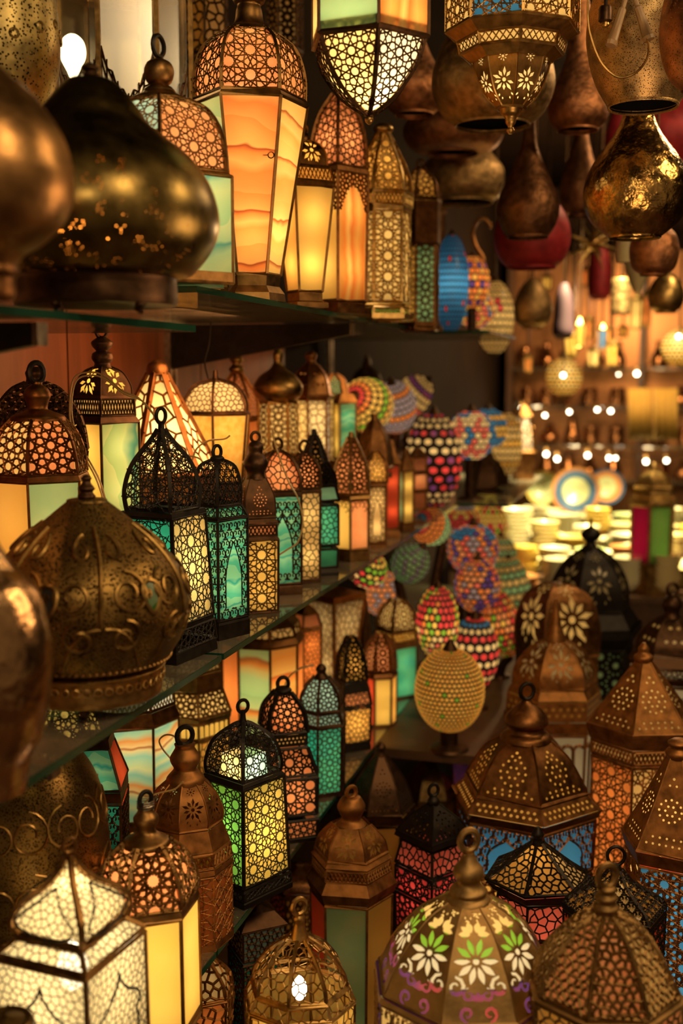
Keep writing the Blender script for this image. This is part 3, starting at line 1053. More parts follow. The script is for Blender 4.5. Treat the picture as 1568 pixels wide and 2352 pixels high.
lathe_thing('blurred smooth copper vase lamp at the very edge of the upper glass', -25, .95, ZA, [
    ('body', [(66, 610), (82, 586), (121, 561), (168, 518), (193, 464), (200, 418), (196, 375), (179, 314), (146, 257), (107, 207), (61, 168), (25, 132), (12, 90)], metal('vase_copper', (.42, .22, .08), .36, scale=30, bump=.4, var=.5)),
    ('base_drum', [(52, ZA), (60, ZA + .006), (60, 640), (70, 625), (66, 610)], BROWN)], BROWN, 'vase_lamp', 'lamp')
PEB = metal('pebbled_brass', (.46, .34, .13), .4, dots=(230, .34))
r, s, zz = lathe_thing('tall brass lamp with bumpy pebbled rosettes above the copper vase', 20, 1.5, ZB, [
    ('body', [(60, 330), (98, 250), (120, 190), (131, 120), (129, 40), (114, -50), (60, -120)], PEB),
    ('stem', [(70, ZB), (70, ZB + .01), (30, ZB + .03), (30, 420), (60, 330)], BROWN)], PEB, 'pebbled_lamp', 'lamp')
for k in range(60):                                      # raised rosettes on the pebbled body
    a = rnd.uniform(0, 2 * pi); v = rnd.uniform(-80, 230); rad = (.5 + .5 * rnd.random()) * .0095
    hw = 131 - abs(v - 90) ** 1.6 * .012; z = zz(v); b = MB()
    c = Vector((hw * s * cos(a), hw * s * sin(a), z)); t1 = Vector((-sin(a), cos(a), 0)); t2 = Vector((0, 0, 1)); nn = Vector((cos(a), sin(a), 0))
    b.tube([c + nn * .001 + t1 * (rad * cos(q)) + t2 * (rad * sin(q)) for q in [2 * pi * i / 10 for i in range(10)]], .0018, 4, True)
    obj('rosette', b, r, mat=PEB)

# clear glass lantern at the wall
DG = clear_glass('dusty_glass', (.55, .5, .36), .2, .25)
X, Y = axis_at(290, 1.95, ZB)
lan = lantern('tall clear glass lantern with brass uprights and a bare white bulb', 290, 1.95, ZB, 8, 6, BRASS,
              [('M', [(160, ZB), (160, 300), (155, 285)]), ('P', 154, 285, 154, -80, None), ('M', [(160, -80), (120, -140), (30, -200)], 'roof')], lit=0, fw=9)
s = 1.95 / FPX
Pn = Panel([(154 * s, z_at(X, Y, 285) - ZB), (154 * s, z_at(X, Y, -80) - ZB)], 8)
face = math.atan2(-Y, -X) + math.radians(6)
me = Pn.sheet(-.002, .95).mesh('pane', DG, False)
zig = []
w8, h8 = Pn.w, Pn.L
for i in range(5):                                       # stepped zigzag fretwork along the bottom of each pane
    x0, x1 = (i / 5 - .5) * w8 * .94, ((i + 1) / 5 - .5) * w8 * .94
    up = lambda x: -h8 / 2 + h8 * (.10 + .30 * (abs(x) / (w8 / 2)) ** 1.5)
    xm = (x0 + x1) / 2
    zig += [((x0, up(x0)), (xm, up(xm) - .014)), ((xm, up(xm) - .014), (x1, up(x1))), ((x0, up(x0) - .02), (xm, up(xm) - .034)), ((xm, up(xm) - .034), (x1, up(x1) - .02)),
            ((x0, up(x0)), (x0, -h8 / 2)), ((xm, up(xm)), (xm, -h8 / 2)), ((x0, up(x0) - .012), (x1, up(x1) - .012))]
mz = Pn.lattice(zig, .0028, .001, .97).mesh('trim_panel', DARK, False)
for k in range(8):
    obj('pane', me, lan, rz=face + k * pi / 4); obj('trim_panel', mz, lan, rz=face + k * pi / 4)
bx, by = axis_at(166, 1.86, .55); zc = z_at(bx, by, 130)
b = MB(); b.lathe(curve([(.006, -.034), (.010, -.024), (.020, -.004), (.0215, .012), (.017, .026), (.008, .034), (.001, .036)], 4), 14); obj('bulb', b, lan, loc=(bx - X, by - Y, zc - ZB), mat=BULB)
lm = lamp('bulb_light', 'POINT', (bx + .02, by - .02, zc + .06), 1.5, (1, .8, .5), .02)

lantern('domed lantern with ball finial and seafoam marbled panes behind the teardrop lamp', 374, 1.45, ZB, 6, 30, ANTIQUE, [
    ('M', [(150, ZB + .012), (158, ZB + .014), (158, 648)]), ('F', 150, ZB + .013), ('P', 156, 645, 156, 394, 'onyx_seafoam'), ('M', [(158, 392), (148, 386)]),
    ('D', [(146, 384), (138, 320), (108, 265), (66, 235)], ('s12', 52, 3.0), ['salmon', 'salmon', 'skyblue']),
    ('N', [(64, 238), (62, 228), (40, 216), (34, 206), (24, 198), (20, 194)], 'collar'), ('N', [(12, 200), (28, 188), (34, 166), (28, 146), (14, 137)], 'ball_finial'), ('R', 106, 20, 5.5, .9, BLACK)], lit=1.0, lv=480, fw=6)

lantern('tall tapered hexagonal lantern with flaming orange onyx panes and pierced dome', 578, 1.76, ZB, 6, 1, ANTIQUE, [
    ('M', [(78, ZB), (76, ZB + .012), (64, 655), (66, 632)]), ('P', 66, 628, 129, 216, ['onyx_orange', 'onyx_yellow', 'amber', 'amber', 'onyx_orange', 'onyx_seafoam']), ('M', [(131, 214), (127, 204)]),
    ('D', [(125, 203), (124, 165), (104, 112), (62, 76)], ('s12', 54, 3.2), ['salmon', 'salmon', 'amber', 'amber', 'amber', None and 0 or 'salmon']),
    ('N', [(64, 80), (58, 72), (40, 62), (32, 48), (29, 25), (26, 12), (34, 6), (38, -8), (28, -22), (10, -40)], 'neck')], lit=1.05, lv=480, fw=6)
t6 = [o for o in C.objects if o.get('label', '').startswith('tall tapered hex')][0]
b = MB(); c = px(622, 356, 1.675) - t6.location; rr = .0045; b.tube([c + RT * (rr * cos(q_)) + Vector((0, 0, rr * sin(q_))) for q_ in [2 * pi * i / 12 for i in range(12)]], .0009, 5, True); b.tube([c + RT * -.0045, c + RT * -.012], .0009, 5); obj('latch', b, t6, mat=DARK)

lantern('pear domed lantern with yellow and striped orange panes', 778, 2.12, ZB, 4, 43, BROWN, [
    ('M', [(74, ZB), (74, ZB + .01), (60, 712), (60, 695)]), ('P', 62, 690, 66, 392, ['stripe_orange', 'amber', 'amber', 'yellow'], ('s8', 22, 3.4, 'swag')), ('M', [(70, 390), (66, 378)]),
    ('D', [(64, 378), (62, 340), (56, 300), (40, 255), (14, 215)], ('s8', 36, 3), 'salmon'), ('N', [(15, 218), (14, 208), (8, 196), (12, 186), (6, 176)], 'neck')], lit=1.05, lv=560, fw=6)
lantern('small flared lantern with plain amber panes tucked against the orange onyx one', 700, 1.92, ZB, 4, 28, ANTIQUE, [
    ('M', [(54, ZB), (54, ZB + .008), (40, 690), (40, 672)]), ('P', 40, 668, 66, 424, ['yellow', 'red', 'amber', 'amber']), ('M', [(70, 422), (68, 415)]),
    ('P', 66, 413, 58, 380, 'amber', ('tri', 18, 3)), ('H', [(52, 378), (48, 350), (30, 330), (8, 322)], 'flower', 'amber'), ('N', [(10, 324), (12, 315), (6, 306)], 'neck'), ('R', 296, 9, 3)], lit=1.0, lv=560)
lantern('gilt lattice lantern with pointed dome and pale ball finial on upper glass', 878, 2.32, ZB, 6, 12, GOLD, [
    ('M', [(72, ZB), (72, ZB + .01), (64, 735)]), ('P', 62, 732, 62, 706, 'lime', ('vor', 9, 2)), ('P', 62, 692, 62, 482, ['butter', 'butter', 'seafoam', 'butter', 'butter', 'butter'], ('s12', 46, 3.2)), ('M', [(66, 480), (66, 470)]),
    ('P', 66, 468, 68, 440, 'amber', ('tri', 16, 3)), ('D', [(67, 436), (58, 395), (34, 345), (14, 306)], ('s12', 40, 3), 'amber'), ('N', [(14, 308), (22, 300), (20, 290), (10, 284)], 'ball_finial')], lit=.75, lv=590)
lantern('narrow brown domed lantern with silvery green panels beside the gilt lattice one', 962, 2.66, ZB, 6, 20, BROWN, [
    ('M', [(48, ZB), (48, ZB + .01), (42, 760)]), ('P', 42, 756, 42, 560, ['seafoam', 'seafoam', 'amber'], ('s8', 30, 3)), ('M', [(48, 556), (48, 460)]), ('D', [(47, 455), (40, 420), (16, 395), (8, 385)], ('s8', 26, 3), 'amber'), ('R', 376, 8, 3)], lit=.5, lv=660)
lantern('plain brown lantern at the end of the upper row against the blue globe', 996, 3.35, ZB, 6, 10, BROWN, [
    ('M', [(24, ZB), (24, ZB + .008), (20, 768)]), ('P', 20, 764, 21, 560, ['orange', 'amber']), ('M', [(24, 556), (24, 490)]), ('D', [(23, 486), (20, 460), (8, 440), (4, 430)], ('s8', 24, 3), 'amber')], lit=.4, lv=660)

lantern('dark unlit fretwork lantern hanging in the gloom behind the orange onyx dome', 655, 2.5, .50, 6, 10, DARK, [
    ('D', [(6, 165), (30, 140), (40, 110)], ('s8', 22, 4)), ('P', 40, 108, 40, -30, 'gold', ('s8', 30, 5)), ('M', [(44, -32), (20, -70), (6, -90)], 'roof')], lit=.04, lv=60, name='hanging_lantern', hang=-88)
lantern('dark unlit fretwork lantern hanging against the wall left of the orange onyx dome'.replace('left of', 'beside'), 478, 2.3, .48, 6, 25, DARK, [
    ('D', [(6, 190), (30, 160), (46, 120)], ('s8', 24, 5)), ('P', 46, 118, 46, -40, 'amber', ('vor', 22, 5)), ('M', [(50, -42), (20, -90), (6, -110)], 'roof')], lit=.03, lv=60, name='hanging_lantern', hang=-108)

# ================================================================ hanging from the ceiling
lantern('hanging hexagonal lantern with green and orange panes above a pierced bowl', 848, 1.5, .36, 6, -22, DARK, [
    ('N', [(3, 286), (9, 280), (10, 272), (6, 266), (8, 262)], 'drop_finial', BRASS),
    ('D', [(8, 262), (62, 218), (106, 160), (124, 105), (126, 76)], ('s8', 44, 4), ['butter', 'white', 'butter']),
    ('M', [(127, 74), (133, 66)], 'collar'), ('P', 132, 64, 132, -150, ['seafoam', 'stripe_orange', 'amber', 'amber', 'yellow', 'butter']), ('M', [(136, -152), (128, -170), (70, -240), (14, -290)], 'roof')], lit=1.3, lv=95, name='hanging_lantern', hang=-285, fw=7, k_front=.85)
lantern('hanging octagonal brass lantern with blue star panes and flower pierced drop', 1172, 1.75, .38, 8, -14, BRASS, [
    ('N', [(4, 308), (9, 300), (6, 292), (12, 282), (14, 270), (22, 262), (26, 252), (32, 244)], 'drop_finial'),
    ('H', [(32, 242), (62, 212), (82, 165), (90, 126)], 'flower', 'cream'), ('M', [(92, 124), (96, 118), (114, 98)], 'skirt'), ('P', 116, 96, 122, 66, 'butter', ('tri', 24, 3.0)),
    ('M', [(124, 64), (150, 36)], 'collar'), ('P', 149, 34, 149, -140, ['blue', 'butter', 'stripe_orange', 'butter', 'butter', 'butter', 'butter', 'butter'], ('s12', 46, 3.4)), ('M', [(154, -142), (150, -160), (60, -250), (14, -290)], 'roof')], lit=.8, lv=20, name='hanging_lantern', hang=-285, fw=6)


HAM = metal('hammered_brass', (.50, .31, .13), .5, scale=70, bump=.7, var=.5)
HAMC = metal('hammered_copper', (.50, .22, .10), .5, scale=70, bump=.7, var=.5)
HAMD = metal('hammered_dark', (.26, .12, .055), .48, scale=60, bump=.7, var=.5)
REDM = metal('red_enamel', (.40, .022, .03), .5, met=.2, scale=40, bump=.3, var=.4)
INK = plain('shade_black', (.010, .007, .004), .8, .3)  # near-black paints the shade inside pot mouths; also the dark windows


def pot(label, u, D, outer, mat, tilt=0, cord=True, name='hanging_pot'):
    """bell-shaped metal shade hanging mouth down; outer runs from the neck to the mouth"""
    X, Y = axis_at(u, D, .3); vm = outer[-1][1]; zm = z_at(X, Y, vm)
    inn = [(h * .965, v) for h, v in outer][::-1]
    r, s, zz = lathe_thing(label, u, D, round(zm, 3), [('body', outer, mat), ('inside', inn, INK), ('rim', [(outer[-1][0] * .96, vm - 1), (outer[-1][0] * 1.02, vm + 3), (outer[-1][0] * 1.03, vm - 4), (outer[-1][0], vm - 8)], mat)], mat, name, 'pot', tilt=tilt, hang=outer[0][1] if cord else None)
    return r, s, zz


PB = metal('punched_brass', (.58, .38, .17), .45, dots=(420, .30))
bigpot, bs, bz = pot('large pale punched brass pot hanging mouth down near the ceiling', 1476, 1.72, [(22, -330), (40, -250), (80, -120), (120, -8), (132, 70), (126, 130), (108, 190), (78, 245)], PB, .0)
pot('reddish copper pot with rows of dots cut by the frame edge', 1605, 1.5, [(30, -150), (70, -60), (92, 40), (88, 120), (66, 180), (40, 205)], metal('dotted_copper', (.50, .22, .1), .4, dots=(380, .32)))
pot('wide dull brass pot with dark mouth behind the octagonal hanging lantern', 1130, 2.15, [(22, -260), (42, -120), (80, 20), (128, 130), (140, 200), (118, 258), (84, 288)], HAM)
pot('small coppery teardrop pot hanging behind the octagonal lantern finial', 1326, 2.35, [(10, -100), (24, 60), (30, 130), (56, 200), (69, 245), (64, 278), (46, 298)], HAMC)
pot('squat copper pot with small dark mouth beside the hanging green pane lantern', 950, 2.42, [(12, 60), (40, 130), (70, 180), (76, 215), (60, 248), (44, 262)], HAMC)
pot('broad reddish pot hanging low under the wide dull brass one', 1040, 2.74, [(20, 150), (60, 220), (102, 270), (116, 305), (96, 340), (56, 352)], HAMC)
pot('dim broad pot lowest of the overlapping pots above the brown lanterns', 1060, 2.98, [(20, 290), (60, 345), (92, 385), (96, 415), (88, 448), (70, 464)], HAM)
pot('slender dark copper pear pot hanging in front of the red bowl', 1211, 2.42, [(10, 180), (14, 300), (22, 345), (44, 400), (66, 450), (71, 485), (62, 520), (46, 544)], HAMD)
pot('glossy red enamel bowl shade behind the slender pear pot', 1220, 2.66, [(20, 430), (60, 470), (82, 510), (87, 555), (74, 595), (54, 614)], REDM)
pot('shiny brass pear pot mirroring gold sparkles below the punched pot', 1457, 1.92, [(26, 200), (34, 262), (54, 310), (96, 370), (117, 425), (116, 470), (98, 510), (58, 545)], metal('mirror_brass', (.55, .34, .11), .17, scale=55, bump=1.0, var=.35))
pot('dim brown pear pot hanging between the red bowl and the shiny pear pot', 1330, 2.9, [(8, 250), (20, 330), (40, 400), (46, 440), (38, 480), (24, 495)], HAMD)
pot('crimson enamel pot half hidden behind the shiny pear pot', 1530, 2.6, [(20, 170), (60, 230), (92, 280), (94, 330), (70, 370), (40, 385)], REDM)
pot('crimson enamel pot peeping left of the shiny pear pot'.replace('left of', 'out beside the neck of'), 1420, 3.0, [(8, 230), (24, 280), (33, 320), (28, 350), (16, 360)], REDM)
pot('rusty pierced brown pot hanging below the shiny pear pot', 1500, 2.35, [(30, 520), (50, 545), (56, 580), (48, 615), (30, 630)], HAMC)
pot('cream ceramic cup shade hanging beside the rusty pierced pot', 1434, 2.6, [(16, 525), (19, 545), (20, 585), (18, 600)], plain('cream_ceramic', (.55, .45, .24), .4))
pot('pale funnel shade hanging below the rusty pierced pot', 1462, 2.9, [(34, 585), (30, 610), (16, 650), (8, 668)], plain('pale_metal', (.50, .40, .2), .4))
pot('round olive brass globe pot hanging high over the mirror shelf', 1528, 3.4, [(8, 625), (26, 640), (40, 670), (38, 700), (24, 716)], GOLD)
pot('dusky round brass pot hanging near the yellow globe lamp', 1222, 3.6, [(10, 640), (28, 660), (44, 700), (40, 735), (22, 752)], HAM)
pot('deep red tasselled shade hanging far back under the star lamp', 1375, 3.9, [(10, 560), (22, 590), (26, 640), (24, 675), (18, 684)], REDM)
pot('dim purple brown shade hanging far back beside the dusky pot', 1292, 4.2, [(8, 650), (18, 680), (22, 730), (24, 765), (16, 775)], plain('plum_cloth', (.05, .02, .03), .7))
pot('far gold brown box shade hanging beside the red tasselled shade', 1425, 4.2, [(20, 640), (22, 650), (22, 715), (20, 720)], HAM)
# fittings on the big pot: bulb holder, wire loop and two wooden handles
X, Y = axis_at(1390, 1.58, .5); s = 1.58 / FPX
r = empty('lamp_holder', (X, Y, z_at(X, Y, 62)), 'dark bulb holder dangling in front of the punched brass pot', 'lamp holder')
for nm, pr in (('socket', [(14, 15), (16, 20), (16, 48), (11, 52)]), ('thread', [(9, 48), (10, 58), (7, 62)])):
    b = MB(); b.lathe([(h * s, z_at(X, Y, v) - z_at(X, Y, 62)) for h, v in pr], 14, 0, True, True); obj(nm, b, r, mat=DARK if nm == 'socket' else BRASS)
zc = z_at(X, Y, 62); b = MB(); b.tube([(0, 0, z_at(X, Y, 15) - zc), (0, 0, ZC - zc)], .0025, 6); obj('cord', b, r, mat=BLACK)



b = MB(); b.tube([px(*p, 1.58) for p in curve([(1352, -30), (1350, 40), (1358, 90), (1378, 140), (1405, 170), (1430, 178), (1462, 165), (1485, 135), (1489, 105), (1484, 90)], 4)], .0016, 6)
tag(obj('wire_loop', b, mat=BRASS), 'thin curved brass wire loop hanging before the punched brass pot', 'wire')
for lab, p0, p1 in (('pale wooden bobbin leaning on the wire loop beside the bulb holder', (1442, -20), (1402, 105)), ('pale wooden bobbin on the wire loop beside the reddish dotted pot', (1452, -20), (1490, 92))):
    a, c = px(*p0, 1.585), px(*p1, 1.585); b = MB(); d = (c - a)
    b.tube([a + d * t for t in (0, .3, .34, .6, .9, .93, 1)], .007, 10); R0 = [.0035, .0035, .006, .0065, .0075, .009, .008]
    for i in range(7):
        ctr = a + d * (0, .3, .34, .6, .9, .93, 1)[i]
        for j in range(10):
            q = Vector(b.v[i * 10 + j]); b.v[i * 10 + j] = tuple(ctr + (q - ctr) * (R0[i] / .007))
    tag(obj('wooden_handle', b, mat=wood('pale_wood', (.26, .14, .06), (.40, .24, .11), .5, (20, 20, 4))), lab, 'handle')

# ================================================================ middle shelf
def dz(v, z, extra=.04):
    return depth_on(v, z) + extra


EMB = metal('embossed_brass', (.25, .15, .045), .38, scale=30, bump=.2, dots=(300, .42), var=.45)
eprof = [(150, 1522), (178, 1505), (205, 1460), (222, 1405), (224, 1370), (212, 1320), (180, 1270), (140, 1228), (98, 1195), (62, 1165), (46, 1152), (42, 1146), (14, 1144)]
r, s, zz = lathe_thing('squat embossed brass lamp with scrolled relief and little teardrop windows', 212, 1.33, ZM, [
    ('body', eprof, EMB), ('base_band', [(140, 1590), (158, 1586), (160, 1560), (164, 1530), (168, 1524), (150, 1518)], BRASS),
    ('knob', [(16, 1148), (20, 1140), (14, 1130), (19, 1122), (12, 1112), (9, 1105), (12, 1098), (4, 1090)], DARK)], EMB, 'embossed_lamp', 'lamp', seg=64)
esm = curve([(h * s, zz(v)) for h, v in eprof], 6)


def esurf(a, v, off=0.0):
    z = zz(v)
    for (r0, z0), (r1, z1) in zip(esm[:-1], esm[1:]):
        if z0 <= z <= z1:
            rr = r0 + (r1 - r0) * (z - z0) / max(1e-9, z1 - z0)
            return ((rr + off) * cos(a), (rr + off) * sin(a), z)
    return (esm[-1][0] * cos(a), esm[-1][0] * sin(a), z)


f0 = math.atan2(-1.16, .62)
relief, beads = MB(), MB()
for k in range(6):
    a0 = f0 + .12 + k * pi / 3
    T = lambda pts, w: relief.tube([esurf(a0 + da, v, .0006) for da, v in pts], w * s, 6)
    T([(.02 * sin((v - 1180) / 40), v) for v in range(1200, 1400, 14)], 5.5)
    for sg in (1, -1):
        for ca, cv, R, tn in ((.27, 1330, 46, 1.35), (.22, 1420, 36, 1.2), (.2, 1240, 28, 1.0)):
            pts = []
            for q in range(22):
                t = q / 21; an = -pi / 2 + t * tn * 2 * pi; rr = R * (1 - .68 * t)
                pts.append((sg * (ca + rr * cos(an) / 215), cv + rr * sin(an)))
            T(pts, 5.0)
        T([(sg * (.02 + .42 * t), 1400 + 95 * t - 30 * sin(pi * t)) for t in [i / 9 for i in range(10)]], 4.5)
    pts = []
    for q in range(25):                                  # teardrop window frame
        an = 2 * pi * q / 24; pts.append((pi / 6 + .125 * sin(an) * (1 - .35 * cos(an + pi)) * .8, 1350 - 34 * cos(an) - 8))
    T(pts, 6)
    b = MB(); pp = [esurf(a0 + da * .92 + pi / 6 * .08, v, .0012) for da, v in pts[:-1]]; b.add(pp, [tuple(range(len(pp)))])
    w = obj('window', b, r, mat=plain('green_window', (.02, .09, .01), .2, .3, 20, .8) if k % 2 == 0 else INK, smooth=False)
    for q in range(26):
        beads.ball(esurf(a0 + pi / 6 + .21 * cos(q / 26 * 2 * pi), 1345 + 52 * sin(q / 26 * 2 * pi), .001), 3.0 * s, 5, 3)
for q in range(80):
    beads.ball(esurf(2 * pi * q / 80, 1505, .001), 4.5 * s, 6, 4)
obj('scroll_relief', relief, r, mat=metal('relief_brass', (.30, .18, .055), .36))
o = obj('beading', beads, r, mat=BRASS); o['kind'] = 'stuff'
b = MB()
for q in range(44):
    a = 2 * pi * q / 44; c = Vector((165 * s * cos(a), 165 * s * sin(a), zz(1548))); t1 = Vector((-sin(a), cos(a), 0))
    b.tube([c + t1 * (8.5 * s * cos(x)) + Vector((0, 0, 8 * s * sin(x))) for x in [2 * pi * i / 8 for i in range(8)]], 2.2 * s, 5, True)
o = obj('pierced_rings', b, r, mat=GOLD); o['kind'] = 'stuff'
feet('embossed_lamp', 1.33, 140, zz(1580), (f0 - .12, f0 + 2.0, f0 - 2.2), DARK)

lathe_thing('blurred mirror-like copper jar at the frame edge by the embossed lamp', -40, 1.05, ZM, [
    ('body', [(100, ZM + .002), (112, 1740), (140, 1690), (160, 1600), (166, 1510), (158, 1430), (130, 1350), (80, 1290), (50, 1230), (44, 1160)], metal('mirror_copper', (.60, .36, .17), .2, scale=45, bump=.8, var=.4))], BROWN, 'copper_jar', 'jar')

lantern('brown domed lantern with ring and plain amber and green panes behind the embossed lamp', 104, 1.60, ZM, 6, 17, BROWN, [
    ('M', [(100, ZM), (100, ZM + .012), (92, 1475)]), ('P', 93, 1470, 110, 1108, ['seafoam', 'amber', 'amber', 'amber', 'amber', 'amber']), ('M', [(112, 1106), (108, 1096)]),
    ('D', [(106, 1092), (102, 1045), (86, 995), (58, 962)], ('s8', 46, 5), ['salmon', 'butter', 'salmon', 'salmon', 'salmon', 'butter']),
    ('N', [(62, 966), (58, 955), (34, 945), (22, 938), (26, 920), (30, 908), (24, 892), (13, 884), (12, 878)], 'neck'), ('R', 856, 20, 6.5, .7, BLACK)], lit=.75, lv=1260)
lantern('dark arched dome lantern half hidden behind the brown ringed one', 92, 1.71, ZR, 6, 30, DARK, [
    ('M', [(100, ZR), (100, ZR + .01), (95, 1150)]), ('P', 96, 1145, 108, 1040, ['amber', 'yellow']), ('D', [(108, 1035), (96, 960), (58, 900), (22, 880)], ('s8', 40, 8), None), ('N', [(24, 884), (20, 870), (22, 855), (12, 842)], 'knob')], lit=.5, lv=1090)
lantern('lantern with green veined pane and flower pierced dome by the wall', 244, 1.80, ZR, 4, 40, DARK, [
    ('M', [(80, ZR), (80, ZR + .01), (78, 1192)]), ('P', 78, 1188, 78, 972, ['onyx_green', 'yellow', 'yellow', 'yellow'], None), ('M', [(80, 970), (72, 958)]),
    ('P', 70, 956, 68, 915, 'butter', ('tri', 16, 4)), ('H', [(64, 912), (62, 885), (44, 855), (20, 842)], 'flower', 'yellow'),
    ('N', [(22, 845), (18, 835), (24, 824), (22, 812), (14, 806), (22, 796), (24, 786), (12, 776), (8, 772)], 'neck'), ('R', 760, 14, 4.5, .5)], lit=.9, lv=1060)
lantern('glowing cream pyramid lantern with pebble cells and tan ribs', 367, 1.97, ZR, 6, 8, BROWN, [
    ('M', [(142, ZR), (142, ZR + .01), (136, 1100)]), ('P', 136, 1094, 20, 858, 'cream', ('vor', 36, 5.5)), ('N', [(22, 862), (25, 850), (22, 838), (14, 830), (8, 826)], 'knob')], lit=1.5, lv=1030, fw=10)
lantern('silver lattice dome lantern with hammered amber panes', 498, 2.12, ZR, 6, 25, DARK, [
    ('M', [(66, ZR), (66, ZR + .008), (62, 1112)]), ('P', 62, 1108, 76, 952, 'gold'), ('D', [(72, 948), (70, 920), (48, 886), (8, 872)], ('vor', 13, 2.4), 'cream'), ('N', [(8, 874), (6, 862), (5, 850)], 'neck')], lit=.7, lv=1000)
lantern('fine copper lattice lantern with pale spike and lilac panes', 546, 2.45, ZR, 8, 10, COPPER, [
    ('M', [(44, ZR), (44, ZR + .008), (44, 1080)]), ('P', 44, 1076, 46, 965, ['lilac', 'orange', 'lilac', 'orange']), ('D', [(48, 960), (46, 915), (24, 875), (10, 855)], ('vor', 10, 2), 'salmon'),
    ('N', [(12, 858), (18, 848), (10, 836), (16, 826), (6, 815), (3, 800)], 'neck', BRASS)], lit=.5, lv=1010)
lantern('brass bulb topped lantern with gold lattice body', 640, 2.4, ZR, 6, 0, BRASS, [
    ('M', [(46, ZR), (46, ZR + .008), (44, 1050)]), ('P', 44, 1045, 42, 925, 'butter', ('s8', 28, 3)), ('N', [(40, 920), (54, 905), (56, 885), (40, 862), (20, 848), (10, 832), (12, 815), (6, 800)], 'bulb_top')], lit=.7, lv=990)
lantern('bright cream lattice lantern with copper cap', 715, 2.55, ZR, 6, 20, COPPER, [
    ('M', [(44, ZR), (44, ZR + .008), (42, 1065)]), ('P', 42, 1060, 42, 918, ['cream', 'white', 'butter'], ('vor', 18, 2.6)), ('H', [(48, 910), (38, 865), (16, 838)], 'band', None), ('N', [(16, 840), (10, 828), (14, 816), (5, 806)], 'neck')], lit=1.1, lv=985)
lantern('pale green lattice lantern behind the sunburst globe', 765, 2.8, ZR, 6, 10, ANTIQUE, [
    ('M', [(32, ZR), (32, ZR + .006), (30, 1065)]), ('P', 30, 1060, 30, 915, ['butter', 'seafoam', 'yellow'], ('vor', 16, 2)), ('D', [(34, 910), (26, 875), (8, 860)], ('s8', 16, 2), 'seafoam')], lit=.7, lv=990)
lantern('lantern with luminous seafoam pane right beside the sunburst globe'.replace('right beside', 'touching'), 792, 2.72, ZR, 4, 20, ANTIQUE, [
    ('M', [(28, ZR), (28, ZR + .006), (25, 1060)]), ('P', 25, 1055, 26, 925, ['aqua', 'yellow']), ('M', [(28, 922), (18, 905)], 'roof')], lit=.9, lv=990)
lantern('far dark lattice top lantern above the sunburst globe', 842, 3.5, ZR, 6, 0, DARK, [
    ('M', [(36, ZR), (36, 1000)]), ('P', 36, 996, 34, 900, 'amber'), ('D', [(34, 895), (26, 862), (8, 845)], ('s8', 16, 4), None), ('N', [(8, 848), (10, 835), (3, 815)], 'neck')], lit=.15, lv=950)

# front row
lantern('black ogee lantern with tall ring, blue green pane and glowing gold star pane', 380, 1.575, ZM, 4, -34, BLACK, [
    ('M', [(120, ZM), (120, ZM + .006), (117, 1500)]), ('P', 116, 1497, 111, 1452, None, ('s8', 34, 2.6)), ('M', [(113, 1448), (112, 1442)]), ('P', 111, 1438, 95, 1192, ['teal', 'butter', 'butter', 'teal'], ('s12', 62, 3.0)),
    ('M', [(100, 1190), (96, 1180)]), ('D', [(80, 1176), (84, 1125), (66, 1065), (24, 1010), (8, 985)], ('s12', 52, 2.8)), ('N', [(8, 992), (7, 975), (9, 968)], 'neck'), ('R', 955, 15, 4.5, .8)], lit=1.15, lv=1300, fw=7, bulb=11)
lantern('black lantern with turquoise arabesque panes and arched clear windows', 504, 1.69, ZM, 4, 44, BLACK, [
    ('M', [(70, ZM), (70, 1436), (67, 1430)]), ('P', 66, 1426, 66, 1196, 'aqua', ('scroll', 32, 3.4, 'window')), ('P', 66, 1192, 52, 1166, 'aqua', ('scroll', 22, 3)),
    ('D', [(52, 1162), (52, 1115), (40, 1072), (12, 1056)], ('scroll', 26, 3), None), ('N', [(13, 1060), (16, 1052), (10, 1046)], 'neck'), ('R', 1038, 13, 4, .8)], lit=1.0, lv=1320, fw=6)
lantern('small dark lantern with amber star panel and red side', 590, 1.86, ZM, 4, 16, DARK, [
    ('M', [(50, ZM), (50, ZM + .006), (48, 1412)]), ('P', 48, 1408, 50, 1242, ['yellow', 'red', 'amber', 'red'], ('s12', 50, 2.8)), ('M', [(52, 1240), (48, 1234)]), ('P', 46, 1232, 46, 1206, ['salmon', 'red'], ('tri', 15, 3)),
    ('M', [(50, 1202), (44, 1192)]), ('H', [(44, 1190), (42, 1140), (24, 1098)], 'dots', 'salmon'), ('N', [(24, 1100), (20, 1085), (28, 1068), (26, 1055), (16, 1040), (18, 1025), (8, 1012)], 'neck'), ('R', 1004, 10, 3.5, .3)], lit=.9, lv=1330, fw=5)
lantern('brown domed lantern with turquoise window pane under a slack wire', 640, 2.02, ZM, 4, 12, DARK, [
    ('M', [(54, ZM), (54, 1352), (52, 1346)]), ('P', 52, 1342, 52, 1140, ['aqua', 'amber', 'aqua', 'teal'], ('scroll', 26, 3.4, 'window')), ('M', [(56, 1138), (50, 1130)]),
    ('D', [(50, 1128), (50, 1090), (32, 1052), (10, 1036)], ('vor', 15, 2.6), 'salmon'), ('N', [(10, 1038), (8, 1030)], 'neck'), ('R', 1020, 11, 3.5, .5)], lit=.85, lv=1240)
